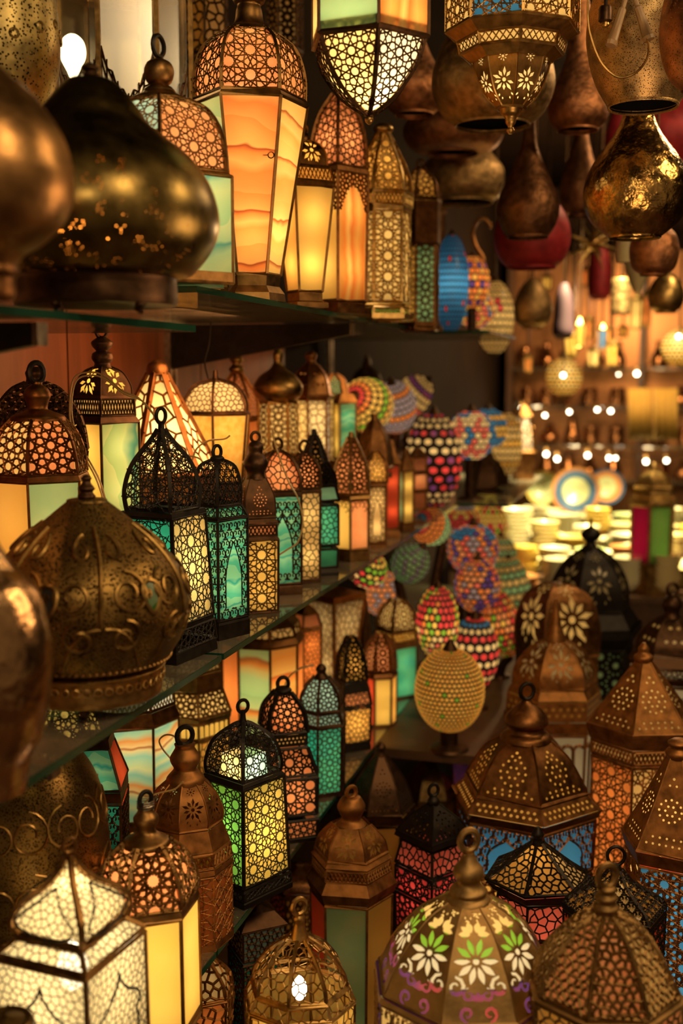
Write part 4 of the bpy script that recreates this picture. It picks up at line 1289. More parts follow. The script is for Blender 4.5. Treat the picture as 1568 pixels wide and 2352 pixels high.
lantern('slim lantern with a gold cracked lattice panel next to the turquoise window one', 700, 2.12, ZM, 4, 20, DARK, [
    ('M', [(36, ZM), (36, ZM + .006), (34, 1335)]), ('P', 34, 1332, 36, 1132, ['butter', 'amber'], ('vor', 15, 2.2)), ('M', [(40, 1130), (36, 1124)]), ('D', [(36, 1122), (34, 1075), (12, 1040)], ('s8', 20, 3), 'salmon'), ('R', 1026, 12, 3.5, .5)], lit=.95, lv=1220)
lantern('slender black spire lantern rising behind the gold cracked lattice one', 722, 2.3, ZM, 6, 10, BLACK, [
    ('M', [(34, ZM), (34, 1250)]), ('P', 34, 1246, 34, 1130, ['amber', 'teal']), ('D', [(36, 1120), (34, 1075), (16, 1020), (7, 1000)], ('s8', 22, 4.5), 'amber'), ('N', [(8, 1002), (5, 985)], 'neck')], lit=.4, lv=1180)
lantern('three tiered black lantern with mottled turquoise panes', 744, 2.2, ZM, 4, 14, BLACK, [
    ('M', [(34, ZM), (34, ZM + .006), (30, 1306)]), ('P', 30, 1303, 32, 1262, 'tealgreen'), ('P', 33, 1252, 33, 1162, 'tealgreen', ('vor', 13, 2.4)), ('P', 34, 1150, 26, 1118, 'tealgreen'), ('D', [(28, 1114), (22, 1085), (8, 1065)], ('s8', 20, 3), None)], lit=.8, lv=1205)
lantern('six sided lantern with yellow and orange arch windows', 806, 2.38, ZM, 6, 28, ANTIQUE, [
    ('M', [(44, ZM), (44, ZM + .008), (42, 1266)]), ('P', 41, 1262, 41, 1148, ['salmon', 'yellow', 'amber', 'amber', 'amber', 'yellow'], ('vor', 12, 2.2, 'swag')), ('M', [(46, 1146), (42, 1138)]),
    ('D', [(42, 1135), (38, 1080), (22, 1035), (8, 1005)], ('s8', 24, 3.5), 'salmon'), ('N', [(8, 1006), (5, 992)], 'neck')], lit=1.0, lv=1200)
lantern('copper domed lantern with a tall yellow arch window', 862, 2.55, ZM, 4, 10, BROWN, [
    ('M', [(26, ZM), (26, ZM + .008), (24, 1250)]), ('P', 23, 1246, 23, 1118, ['butter', 'orange'], ('vor', 11, 2, 'window')), ('M', [(28, 1116), (25, 1110)]), ('D', [(26, 1108), (24, 1065), (8, 1038)], ('vor', 10, 2), 'amber')], lit=1.0, lv=1180)
lantern('narrow lantern with plain vermilion pane', 898, 2.7, ZM, 4, 12, BROWN, [
    ('M', [(22, ZM), (22, ZM + .006), (19, 1218)]), ('P', 18, 1215, 18, 1068, 'red'), ('M', [(24, 1066), (10, 1040), (4, 1010)], 'roof')], lit=1.1, lv=1140)
lantern('narrow lantern with pale green and yellow panes beyond the vermilion one', 930, 2.8, ZM, 4, 30, BROWN, [
    ('M', [(24, ZM), (24, ZM + .006), (20, 1205)]), ('P', 19, 1202, 19, 1082, ['yellow', 'amber', 'amber', 'seafoam']), ('M', [(22, 1080), (8, 1050), (4, 1030)], 'roof')], lit=1.0, lv=1140)
r = lantern('stubby lamp of stacked salmon salt bricks', 958, 2.95, ZM, 4, 15, BROWN, [
    ('M', [(22, ZM), (22, ZM + .005)]), ('P', 20, 1170, 20, 1130, 'salmon'), ('P', 22, 1126, 22, 1088, 'salmon'), ('P', 20, 1084, 20, 1050, 'salmon'), ('M', [(22, 1048), (8, 1030)], 'cap')], lit=.5, lv=1100)
lantern('dark copper spire lantern with slanting cap before the sunburst globe', 860, 2.62, ZR, 6, 15, BROWN, [
    ('M', [(40, ZR), (40, 1100)]), ('H', [(44, 1075), (34, 1010), (10, 965)], 'dots', None), ('N', [(10, 966), (6, 950)], 'neck')])

# ---------------------------------------------------------------- mosaic glass globes
BEADC = {'red': 'rose', 'cream': 'cream', 'blue': 'blue', 'navy': 'violetred', 'yellow': 'yellow', 'orange': 'orange', 'green': 'lime', 'amber': 'amber', 'pink': 'pink', 'aqua': 'skyblue', 'sea': 'seafoam', 'lilac': 'lilac', 'purple': 'purple', 'butter': 'butter', 'salmon': 'salmon', 'gold': 'gold'}
GROUT = plain('grout', (.03, .018, .012), .8, .3)


def globe(label, u, v, D, rx, ry, rows, cols, scheme, stand=None, lit=1.0, tiltx=0.0, tilty=0.0, gap=.075, single=False, wob=0.0, hang=False, bulge=.10):
    """mosaic glass globe: every cell is a grout border round one bulged glass tile"""
    s = D / FPX; c = px(u, v, D)
    base_z = stand if stand is not None else c.z - ry * s
    root = empty('mosaic_globe_lamp', (c.x, c.y, base_z), label, 'globe lamp')
    cz = c.z - base_z
    R = Matrix.Rotation(tiltx, 3, 'X') @ Matrix.Rotation(tilty, 3, 'Y')
    gr = MB(); tiles = {}

    def S(th, ph, k=1.0):
        p = Vector((rx * s * sin(th) * cos(ph) * k, rx * s * sin(th) * sin(ph) * k, ry * s * cos(th) * k))
        return R @ p + Vector((0, 0, cz))
    f0 = math.atan2(-c.y, -c.x)
    t0, t1 = .22, pi - .30
    for i in range(rows):
        ta, tb = t0 + (t1 - t0) * i / rows, t0 + (t1 - t0) * (i + 1) / rows
        nc = max(6, round(cols * (sin((ta + tb) / 2) ** .5 if not single else 1)))
        for j in range(nc):
            pa, pb = f0 + 2 * pi * (j + .5 * (i % 2)) / nc, f0 + 2 * pi * (j + 1 + .5 * (i % 2)) / nc
            outer, inner = [], []
            for (x, y_) in ((0, 0), (.5, 0), (1, 0), (1, .5), (1, 1), (.5, 1), (0, 1), (0, .5)):
                outer.append(S(ta + (tb - ta) * y_, pa + (pb - pa) * x))
                xx, yy = x - .5, y_ - .5
                q = math.hypot(xx, yy); m = (.5 - gap) / max(.5, q) if q > .55 else (1 - 2 * gap)
                inner.append(S(ta + (tb - ta) * (.5 + yy * m), pa + (pb - pa) * (.5 + xx * m)))
            gr.add(outer + inner, [(k, (k + 1) % 8, 8 + (k + 1) % 8, 8 + k) for k in range(8)])
            col = scheme(i, j, nc, rows)
            ctr = S((ta + tb) / 2, (pa + pb) / 2, 1 + bulge * .5)
            fan_ = [(k, (k + 1) % 8, 8) for k in range(8)]
            if single:
                b = MB(); b.add(inner + [ctr], fan_); obj('tile', b, root, mat=pane_mat(BEADC.get(col, col)))
            else:
                tiles.setdefault(col, MB()).add(inner + [ctr], fan_)
    obj('grout', gr, root, mat=GROUT)
    for col, b in tiles.items():
        o = obj('glass_tiles', b, root, mat=pane_mat(BEADC.get(col, col)))
        o['kind'] = 'stuff'
    top = R @ Vector((0, 0, ry * s * cos(t0))); bot = R @ Vector((0, 0, ry * s * cos(t1)))
    b = MB(); rr = rx * s * sin(t0); ct = Vector((0, 0, cz)) + top; d = top.normalized()
    b.tube([ct - d * .002, ct + d * rr * .5, ct + d * rr * .9, ct + d * rr * 1.5], rr * 1.1, 12, r1=rr * .25); obj('cap', b, root, mat=DARK)
    b = MB(); rb = rx * s * sin(t1); cb = Vector((0, 0, cz)) + bot; d = bot.normalized()
    if stand is not None and cb.z > .03:
        b.tube([cb - d * .004, cb + d * rb * .4, (cb.x * .3, cb.y * .3, cb.z * .6), (0, 0, .012), (0, 0, 0)], rb * .9, 12)
        b.lathe([(rx * s * .6, 0), (rx * s * .55, .006), (rx * s * .2, .014)], 16, 0, True, True)
    else:
        b.tube([cb - d * .004, cb + d * rb * .5], rb * 1.1, 12, r1=rb * .7)
    obj('base', b, root, mat=DARK)
    if hang:
        b = MB(); b.tube([ct, (ct.x, ct.y, ZC - base_z)], .003, 6); obj('cord', b, root, mat=DARK)
    if lit:
        l = lamp('lamp_light', 'POINT', (0, 0, cz), lit * 34 * (rx * s) * (ry * s), (1, .76, .45), min(rx, ry) * s * .2); l.parent = root
    return root


def dotted(base, dot, every=7):
    return lambda i, j, nc, rows: dot if (i * 5 + j * 3) % every == 0 else base


def rows_of(seq):
    return lambda i, j, nc, rows: seq[i % len(seq)] if isinstance(seq[i % len(seq)], str) else seq[i % len(seq)][j % len(seq[i % len(seq)])]


def rand_of(cols, seed):
    q = random.Random(seed)
    return lambda i, j, nc, rows: q.choice(cols)


globe('tall blue mosaic globe with red dots at the end of the upper shelf', 1036, 652, 3.0, 40, 112, 20, 30, dotted('blue', 'red', 37), lit=1.0, gap=.03, bulge=.015, stand=ZB)
globe('orange and violet mosaic globe tucked behind the blue dotted globe', 1084, 650, 3.15, 40, 60, 10, 20, rows_of([['orange', 'amber'], ['amber', 'orange', 'orange'], ['orange', 'purple']]), lit=1.2, gap=.06, stand=ZB)
globe('pink and yellow striped mosaic globe low behind the blue dotted globe', 1092, 712, 3.3, 42, 42, 9, 20, rows_of([['pink', 'yellow', 'orange'], ['yellow', 'pink', 'lilac'], ['salmon', 'pink', 'blue']]), lit=1.2, gap=.06, stand=ZB)
globe('beige mosaic globe with a few red tiles outermost on the upper shelf', 1136, 730, 3.5, 44, 84, 13, 22, lambda i, j, nc, rows: 'red' if i in (4, 5) and j % 6 == 0 else 'butter', lit=.5, gap=.03, bulge=.015, hang=True)
r = empty('swan_neck_bracket', px(1092, 640, 3.3), 'curled copper swan neck bracket above the orange mosaic globe', 'bracket')
b = MB(); o0 = px(1092, 640, 3.3); b.tube([px(p[0], p[1], 3.3) - o0 for p in curve([(1102, 640), (1110, 600), (1092, 565), (1085, 535), (1096, 508), (1112, 503), (1124, 515), (1126, 524)], 5)], .007, 8, r1=.004)
obj('arm', b, r, mat=COPPER)

globe('egg shaped mosaic globe knitted from cream, red and navy beads', 995, 1058, 3.15, 64, 108, 13, 14, rows_of([['red', 'navy'], 'cream', 'cream', ['red', 'navy'], 'cream', 'cream', ['red', 'navy', 'red'], 'red', ['red', 'navy', 'red'], ['red', 'navy'], 'cream', 'cream', ['red', 'navy']]), stand=ZM, lit=.8, gap=.15, single=True)
globe('cream mosaic globe with concentric red, yellow and green sunburst', 842, 930, 3.0, 62, 66, 11, 22, lambda i, j, nc, rows: ['red', 'orange', 'yellow', 'yellow', 'green', 'amber', 'butter', 'butter', 'butter', 'cream', 'cream'][i], stand=ZR, lit=1.0, tiltx=1.25, tilty=-.25, gap=.07, bulge=.03)
globe('pale lilac mosaic globe beside the cream sunburst one', 905, 935, 3.24, 52, 64, 12, 26, rows_of(['lilac', 'lilac', 'orange', 'lilac']), stand=ZR, lit=.9, tiltx=.5, gap=.05, bulge=.02)
globe('tan and dark striped mosaic globe beyond the lilac one', 940, 915, 3.4, 42, 60, 10, 22, rows_of(['butter', 'butter', 'navy']), stand=ZR, lit=.5, tilty=.8, gap=.05)
globe('bright blue mosaic globe with pink flowers past the knitted egg', 1082, 1000, 3.5, 54, 56, 11, 22, lambda i, j, nc, rows: 'blue' if (j // 3) % 3 == 1 else ('pink' if i % 4 == 0 else ('cream' if (i + j) % 3 else 'pink')), stand=ZM, lit=1.1, gap=.07)
globe('blue mosaic globe with an orange rim behind the pink flowered one', 1120, 985, 3.8, 44, 46, 9, 20, rows_of(['blue', 'blue', 'amber', 'blue', 'gold', 'amber']), stand=ZM, lit=.9, gap=.06)
globe('sandy beige mosaic globe last on the middle shelf', 1160, 1020, 3.95, 38, 72, 11, 20, rows_of(['butter', 'butter', 'gold']), stand=ZM, lit=.45, gap=.04)
r = lantern('little white pebble lantern shining past the sandy beige globe', 1200, 4.2, ZM, 4, 20, COPPER, [
    ('M', [(26, ZM), (26, 1042)]), ('P', 26, 1038, 16, 955, 'white', ('vor', 14, 3)), ('M', [(18, 952), (4, 930)], 'roof')], lit=1.2, lv=1000)
lantern('dark domed brass lantern at the end of the middle shelf by the dishes', 1118, 3.7, ZM, 6, 0, DARK, [
    ('M', [(40, ZM), (40, 1130)]), ('H', [(46, 1120), (34, 1075), (8, 1045)], 'dots', None), ('N', [(8, 1046), (5, 1030)], 'neck')])

# ================================================================ lower shelf
PB2 = metal('chased_brass', (.24, .145, .045), .34, scale=26, bump=.2, dots=(430, .42), var=.35)
r, s, zz = lathe_thing('huge round chased brass lamp under the middle glass behind the bright lantern', 62, 1.46, ZL, [
    ('body', [(90, ZL + .05), (150, 2180), (180, 2090), (194, 1990), (193, 1900), (176, 1810), (140, 1740), (92, 1695), (40, 1672), (10, 1668)], PB2),
    ('base_drum', [(100, ZL), (104, ZL + .006), (104, ZL + .05), (90, ZL + .055)], DARK)], PB2, 'chased_globe_lamp', 'lamp', seg=64)
b = MB(); prof = curve([(h * s, zz(v)) for h, v in [(150, 2180), (180, 2090), (194, 1990), (193, 1900), (176, 1810), (140, 1740), (92, 1695)]], 6)
def surf62(a, v):
    z = zz(v)
    for (r0, z0), (r1, z1) in zip(prof[:-1], prof[1:]):
        if z0 <= z <= z1:
            rr = r0 + (r1 - r0) * (z - z0) / max(1e-9, z1 - z0) + .0004; return (rr * cos(a), rr * sin(a), z)
    return (prof[-1][0] * cos(a), prof[-1][0] * sin(a), z)
for k in range(8):
    a0 = math.atan2(-1.2, .6) + k * pi / 4
    for sg in (1, -1):
        for ca, cv, R in ((.17, 1850, 48), (.2, 1990, 60), (.15, 2100, 45)):
            b.tube([surf62(a0 + sg * (ca + R * (1 - .65 * t) * cos(-1.5 + t * 8) / 190), cv + R * (1 - .65 * t) * sin(-1.5 + t * 8)) for t in [q / 20 for q in range(21)]], 2.6 * s, 4)
obj('scroll_relief', b, r, mat=BRASS)

lantern('small house shaped lantern with turquoise sloping roof panes and red edge', 226, 1.66, ZL, 4, -9, DARK, [
    ('M', [(76, ZL), (76, ZL + .006), (74, 1990)]), ('P', 73, 1986, 75, 1850, ['teal', 'red', 'teal', 'teal'], ('scroll', 30, 4)), ('M', [(77, 1846), (76, 1822)]), ('P', 76, 1818, 46, 1722, ['aqua', 'red', 'aqua', 'teal']), ('M', [(48, 1720), (44, 1700)], 'cap')], lit=.55, lv=1800)
lantern('octagonal lantern with banded onyx panes in blue, orange and brown', 302, 2.0, ZL, 8, 4, BROWN, [
    ('M', [(112, ZL), (112, ZL + .008), (108, 1890)]), ('P', 108, 1886, 110, 1672, 'onyx_mixed'), ('M', [(114, 1668), (102, 1640)]), ('P', 101, 1636, 98, 1600, 'white', ('tri', 20, 3.6)), ('D', [(98, 1596), (86, 1540), (44, 1480), (14, 1465)], ('s12', 40, 3), 'butter')], lit=1.0, lv=1690, lcol=(1, .82, .55))
lantern('copper lattice dome lantern seen through the middle glass', 150, 1.84, ZL, 8, 8, DARK, [
    ('M', [(88, ZL), (88, 1790)]), ('P', 88, 1786, 92, 1730, 'amber', ('vor', 16, 3)), ('M', [(94, 1728), (92, 1708)]), ('D', [(92, 1704), (84, 1655), (50, 1605), (16, 1590)], ('s12', 44, 3.4), 'butter')], lit=1.0, lv=1670)
lantern('tiered gold lattice lantern with amber cells behind the green one', 446, 2.16, ZL, 6, -22, ANTIQUE, [
    ('M', [(84, ZL), (84, ZL + .01), (80, 1836)]), ('P', 80, 1832, 80, 1700, 'gold', ('vor', 16, 3)), ('P', 80, 1696, 80, 1662, 'yellow', ('arch', 15, 3)), ('M', [(84, 1660), (86, 1652)]), ('P', 84, 1648, 66, 1592, 'butter', ('s8', 26, 3.4)),
    ('M', [(68, 1588), (64, 1552)]), ('P', 62, 1548, 58, 1500, 'butter', ('vor', 12, 2.6)), ('H', [(58, 1496), (36, 1450), (10, 1435)], 'dots', None)], lit=.75, lv=1640)
lantern('tall lantern with green striped and fiery orange onyx panes on lower shelf', 606, 2.42, ZL, 8, -13, BROWN, [
    ('M', [(92, ZL), (92, ZL + .01), (90, 1690)]), ('P', 90, 1686, 92, 1488, ['onyx_gorange', 'onyx_fire', 'orange', 'amber', 'amber', 'amber', 'orange', 'orange']), ('M', [(96, 1486), (88, 1472)]), ('P', 86, 1470, 80, 1444, 'butter', ('vor', 14, 3)), ('M', [(82, 1442), (40, 1395), (10, 1380)], 'roof')], lit=1.1, lv=1580)
lantern('orange netted lantern squeezed behind the fiery onyx one', 705, 2.56, ZL, 4, 30, BROWN, [
    ('M', [(34, ZL), (34, 1580)]), ('P', 33, 1576, 33, 1450, ['orange', 'salmon'], ('vor', 11, 2)), ('P', 33, 1444, 24, 1412, 'salmon'), ('M', [(26, 1410), (8, 1390)], 'roof')], lit=.9, lv=1520)
lantern('upside down cream pebble pyramid lantern with copper rim', 770, 2.68, ZL, 4, 42, COPPER, [
    ('M', [(30, ZL), (30, ZL + .01), (24, 1600)]), ('P', 36, 1580, 66, 1384, 'cream', ('vor', 17, 2.4)), ('M', [(70, 1382), (70, 1372)], 'rim')], lit=.75, lv=1455, fw=7)

lantern('black lantern with green and yellow star panes and round lattice dome', 562, 1.775, ZL, 4, 44, BLACK, [
    ('M', [(110, ZL), (110, ZL + .008), (106, 2068)]), ('P', 105, 2064, 103, 2046, None, ('s8', 22, 2.6)), ('P', 102, 2036, 91, 1812, ['yellow', 'yellow', 'green', 'green'], ('s12', 50, 2.8)), ('M', [(94, 1808), (88, 1800)]),
    ('D', [(82, 1796), (84, 1750), (66, 1696), (26, 1666), (8, 1658)], ('s12', 42, 2.6), None), ('N', [(14, 1664), (8, 1655), (6, 1640), (7, 1632)], 'neck'), ('R', 1622, 13, 4.2, .4)], lit=1.1, lv=1900, fw=7)
# two loose glass panes of another lantern glimmer inside the dome: imitated by panes added here
root = [o for o in C.objects if o.get('label', '').startswith('black lantern with green and yellow')][0]
for k, c in ((0, 'skyblue'), (1, 'seafoam'), (2, 'butter'), (3, 'butter')):
    b = MB(); a = math.atan2(-root.location.y, -root.location.x) + k * pi / 2 + pi / 4; w = 40 * 1.775 / FPX
    z0 = z_at(root.location.x, root.location.y, 1790) - ZL; z1 = z_at(root.location.x, root.location.y, 1728) - ZL
    b.add([(w, -w * .95, z0), (w, w * .95, z0), (w * .9, w * .85, z1), (w * .9, -w * .85, z1)], [(0, 1, 2, 3)])
    obj('inner_shade', b, root, rz=a, mat=pane_mat(c), smooth=False)
l = lamp('inner_fill', 'POINT', (0, 0, z_at(root.location.x, root.location.y, 1755) - ZL), .14, (1, .8, .5), .01); l.parent = root  # small light added to brighten the inner panes
lantern('black tiered lantern with salmon star panes behind the green one', 652, 1.99, ZL, 4, 14, BLACK, [
    ('M', [(78, ZL), (78, ZL + .01), (76, 1938)]), ('P', 75, 1930, 76, 1890, 'salmon', ('s8', 30, 3)), ('P', 74, 1876, 76, 1794, 'salmon', ('s12', 52, 3.4)), ('P', 75, 1786, 54, 1722, 'salmon', ('s12', 46, 3.4)), ('B', 55, 1716, 55, 1690, 'band', 'butter'),
    ('D', [(54, 1686), (46, 1630), (18, 1588)], ('s8', 30, 3.4), 'salmon'), ('N', [(18, 1592), (20, 1584), (14, 1578)], 'neck'), ('R', 1570, 13, 4.5, .3)], lit=.8, lv=1810, fw=7)
lantern('turquoise patterned lantern with pale blue collar and wire dome', 738, 2.2, ZL, 6, 22, DARK, [
    ('M', [(56, ZL), (56, ZL + .008), (52, 1835)]), ('P', 52, 1830, 54, 1672, ['tealgreen', 'teal'], ('s8', 26, 2)), ('P', 54, 1668, 46, 1640, 'skyblue', ('s8', 20, 2)), ('D', [(48, 1636), (44, 1590), (18, 1556)], ('s8', 22, 2.4), 'skyblue'), ('N', [(18, 1558), (10, 1545), (12, 1535), (5, 1525)], 'neck')], lit=.85, lv=1740)
lantern('dark spire lantern with glowing orange lower panes', 806, 2.45, ZL, 4, 24, BLACK, [
    ('M', [(46, ZL), (46, ZL + .006), (44, 1712)]), ('P', 43, 1708, 45, 1630, ['amber', 'orange'], ('vor', 12, 2.4)), ('P', 46, 1624, 40, 1592, ['salmon', 'amber'], ('vor', 12, 2.4)), ('M', [(44, 1590), (38, 1572)]), ('D', [(36, 1568), (30, 1510), (10, 1462)], ('s8', 22, 4), 'amber')], lit=.9, lv=1650)
lantern('lantern with vermilion, yellow and amber panes before the gold domed one', 872, 2.62, ZL, 6, 12, BROWN, [
    ('M', [(40, ZL), (40, ZL + .006), (38, 1680)]), ('P', 37, 1676, 38, 1558, ['yellow', 'amber', 'teal', 'amber', 'amber', 'red']), ('M', [(42, 1556), (38, 1548)]), ('D', [(38, 1545), (32, 1490), (10, 1455)], ('s8', 20, 3), 'salmon')], lit=.9, lv=1610)
lantern('gold lattice domed lantern with a turquoise side pane', 910, 2.85, ZL, 4, 34, ANTIQUE, [
    ('M', [(48, ZL), (48, ZL + .006), (46, 1620)]), ('P', 46, 1616, 46, 1490, ['tealgreen', 'teal', 'amber', 'amber']), ('M', [(50, 1488), (46, 1480)]), ('P', 46, 1478, 44, 1455, 'gold', ('vor', 11, 2.4)), ('D', [(46, 1450), (38, 1405), (12, 1375)], ('s8', 22, 3), 'butter')], lit=.7, lv=1550)

lantern('copper lantern with daisy pierced dome and etched lattice sides', 432, 1.63, ZL, 8, 12, RUST, [
    ('M', [(104, ZL), (104, ZL + .01), (100, 2195)]), ('P', 100, 2190, 100, 2020, 'orange', ('s12', 60, 3.0)), ('M', [(106, 2016), (104, 2004)]), ('P', 100, 2000, 96, 1966, None, ('tri', 20, 5)), ('M', [(99, 1962), (82, 1912)]),
    ('H', [(80, 1908), (84, 1868), (68, 1818), (40, 1790)], 'flower', None), ('N', [(44, 1796), (42, 1784), (30, 1770), (26, 1762), (33, 1748), (34, 1738), (26, 1724), (22, 1716), (24, 1708)], 'neck'), ('R', 1690, 19, 6, .4, BLACK)], lit=.05, lv=1900, fw=5)
r = lantern('copper domed lantern with plain glowing yellow panes beside the bright square one', 345, 1.42, ZL, 6, 8, ANTIQUE, [
    ('M', [(120, ZL), (120, ZL + .01), (116, 2410)]), ('P', 116, 2400, 114, 2122, ['yellow', 'yellow', 'amber', 'amber', 'amber', 'yellow']), ('M', [(118, 2118), (114, 2104)]),
    ('D', [(112, 2100), (114, 2040), (90, 1968), (50, 1930)], ('s12', 66, 7), ['salmon', 'salmon', 'salmon', 'salmon']), ('N', [(54, 1938), (50, 1928), (30, 1916), (20, 1904), (27, 1888), (28, 1876), (18, 1862), (16, 1852)], 'neck'), ('R', 1836, 16, 5.5, .6, BLACK)], lit=1.1, lv=2270, fw=7)
b = MB(); s = 1.42 / FPX; X, Y = r.location.x, r.location.y
b.tube([(19 * s * cos(q * .7), 19 * s * sin(q * .7), z_at(X, Y, 1858 - q * .55) - ZL) for q in range(40)], 1.7 * s, 5); obj('wire_wrapping', b, r, mat=STEEL)

lantern('brilliant square lantern with onion top and netted cream panes', 178, 1.22, ZL, 4, -36, ANTIQUE, [
    ('M', [(172, ZL), (172, ZL + .012), (168, 2640)]), ('P', 168, 2630, 163, 2244, 'frost', ('vor', 20, 3.0)), ('P', 162, 2232, 118, 2182, 'frost', ('vor', 20, 3.0)),
    ('D', [(113, 2124), (130, 2098), (122, 2070), (94, 2047), (58, 2028), (33, 2006), (18, 1984), (10, 1962)], ('vor', 19, 3.0), 'frost', 'axis'), ('N', [(12, 1970), (9, 1962), (11, 1956)], 'neck'), ('R', 1942, 15, 5, .3)], lit=1.05, lv=2215, fw=9, lcol=(1, .8, .5), bulb=34, lat=DARK)
root = [o for o in C.objects if o.get('label', '').startswith('brilliant square')][0]
s = 1.22 / FPX; X, Y = root.location.x, root.location.y                 # dark ogee outlines worked into each pane
pn = [o for o in root.children if o.name.startswith('pane')][0].data.vertices
zs = sorted(v.co.z for v in pn); tops = [v.co for v in pn if v.co.z > zs[-1] - .001]; bots = [v.co for v in pn if v.co.z < zs[0] + .001]
rad = lambda vs: max(math.hypot(v.x, v.y) for v in vs) / .985
P = Panel([(rad(bots), zs[0]), (rad(tops), zs[-1])], 4)
og = []
w, h = P.w, P.L
for sg in (1, -1):
    pts = curve([(0, h * .40), (sg * w * .04, h * .33), (sg * w * .16, h * .25), (sg * w * .30, h * .20), (sg * w * .34, h * .14), (sg * w * .27, h * .10), (sg * w * .30, h * .0), (sg * w * .3, -h * .4)], 3)
    og += list(zip(pts[:-1], pts[1:]))
me = P.lattice(og, .0032, .0022).mesh('ogee_outline', BLACK, False)
for k in range(4):
    obj('ogee_outline', me, root, rz=math.atan2(-Y, -X) + math.radians(-36) + k * pi / 2)
dp = [o for o in root.children if o.name.startswith('dome_panel')]
for o in dp:                                             # spade outline on each onion face
    vs_ = [v.co for v in o.data.vertices]; zl_, zh_ = min(v.z for v in vs_), max(v.z for v in vs_)
    def on(y, t):
        z = zl_ + (zh_ - zl_) * t; x = max([v.x for v in vs_ if abs(v.z - z) < .006] or [.02]); return (x + .0012, y, z)
    b = MB(); W_ = .036
    for sg in (1, -1):
        b.tube([on(sg * W_ * q_, t_) for q_, t_ in ((0, .07), (.5, .10), (.9, .18), (1, .27), (.75, .38), (.4, .50), (0, .66))], .0013, 4)
    obj('spade_outline', b, o, mat=BLACK)
r, s, zz = lathe_thing('domed brass lid of a lamp peeping in at the bottom corner', 20, 1.02, -.66, [('lid', [(70, -.66), (66, 2360), (44, 2345), (16, 2336), (4, 2333)], PB2)], PB2, 'brass_lid', 'lid')
del r
# ---- mosaic globes stacked past the lower shelf lanterns
globe('grey green mosaic globe on a stem past the lower shelf lanterns', 942, 1295, 2.95, 44, 48, 10, 24, rows_of([['sea', 'lilac', 'sea']]), stand=ZL, lit=.22, tilty=.6, gap=.04, bulge=.02)
globe('mosaic globe of fat yellow and green beads under the middle glass', 845, 1308, 2.75, 44, 42, 8, 15, lambda i, j, nc, rows: ['red', 'yellow', 'green', 'yellow', 'green', 'red', 'cream', 'red'][(i + 2 * (j % 2)) % 8], stand=ZL, lit=1.2, gap=.12, single=True, tiltx=.3, tilty=.5)
globe('pink mosaic globe speckled with pale blue under the beaded one', 876, 1362, 3.1, 44, 52, 11, 20, lambda i, j, nc, rows: 'lilac' if (i * 3 + j * 5) % 7 < 2 else 'salmon', stand=ZL, lit=.9, gap=.06)
globe('green mosaic globe with an orange star face by the middle shelf edge', 990, 1210, 3.1, 42, 46, 10, 20, lambda i, j, nc, rows: ['blue', 'red', 'orange', 'orange', 'orange', 'sea', 'sea', 'sea', 'sea', 'sea'][i], stand=ZL, lit=.8, tiltx=1.1, tilty=-.5, gap=.05)
globe('red mosaic globe striped with yellow teeth below the dishes', 1058, 1190, 3.6, 42, 34, 8, 20, rows_of(['red', 'lilac', ['yellow', 'orange'], ['yellow', 'red'], 'red']), stand=ZL, lit=.6, gap=.07)
globe('yellow mosaic globe lamp with red zigzag beside the dishes', 1126, 1200, 3.9, 38, 44, 10, 20, rows_of(['yellow', ['yellow', 'red'], ['red', 'green'], 'yellow']), stand=ZL, lit=.75, gap=.07)
globe('blue and pink flowered mosaic globe in the middle of the heap', 1086, 1262, 3.1, 58, 58, 12, 22, lambda i, j, nc, rows: 'blue' if i < 4 and 1 < j % 11 < 7 else ['pink', 'orange', 'salmon', 'lilac', 'purple'][(i * 2 + j * 3) % 5], stand=ZL, lit=.75, gap=.06)
globe('pale sandy globe lamp under the yellow zigzag one', 1150, 1275, 3.7, 36, 44, 8, 18, rows_of(['butter', 'sea']), stand=ZL, lit=.25, gap=.04)
globe('pink and violet spotted mosaic globe below the blue flowered one', 1096, 1345, 2.9, 52, 62, 12, 20, rand_of(['pink', 'salmon', 'purple', 'orange', 'orange', 'lilac', 'salmon'], 4), stand=ZL, lit=.6, gap=.06)
globe('red and lime mosaic globe with a yellow stripe over the amber one', 1005, 1430, 2.6, 48, 84, 13, 22, lambda i, j, nc, rows: ('red' if j % 8 < 3 else ['yellow', 'orange', 'green'][(i + j) % 3]) if i < 7 else ['yellow', 'cream', 'pink', 'yellow', 'green'][(i * 2 + j) % 5], stand=ZL, lit=.8, gap=.07)
globe('checkered red and cream beaded mosaic globe with a blue top', 1090, 1500, 2.72, 54, 84, 11, 16, lambda i, j, nc, rows: ['red', 'blue'][i] if i < 2 else ('cream' if i % 2 == 0 else 'red'), stand=ZL, lit=.8, gap=.12, single=True)
globe('large golden amber mosaic globe flecked with lime, lowest of the heap', 1032, 1585, 2.42, 78, 96, 24, 44, lambda i, j, nc, rows: 'lime' if (i * 7 + j * 3) % 29 == 0 else ['gold', 'amber', 'gold', 'gold'][(i * 3 + j) % 4], stand=ZL, lit=.5, gap=.06)
globe('long mosaic globe edged with red, lime and orange tiles by the brown arches', 1150, 1430, 3.0, 40, 82, 13, 20, rand_of(['orange', 'red', 'lime', 'orange', 'salmon', 'yellow'], 9), stand=ZL, lit=.5, gap=.07, tilty=-.25)
globe('pale green ribbed globe lamp between the heap and the brown arch', 1180, 1345, 3.3, 36, 66, 10, 14, rows_of(['butter', 'sea']), stand=ZL, lit=.28, gap=.04, tilty=-.2)

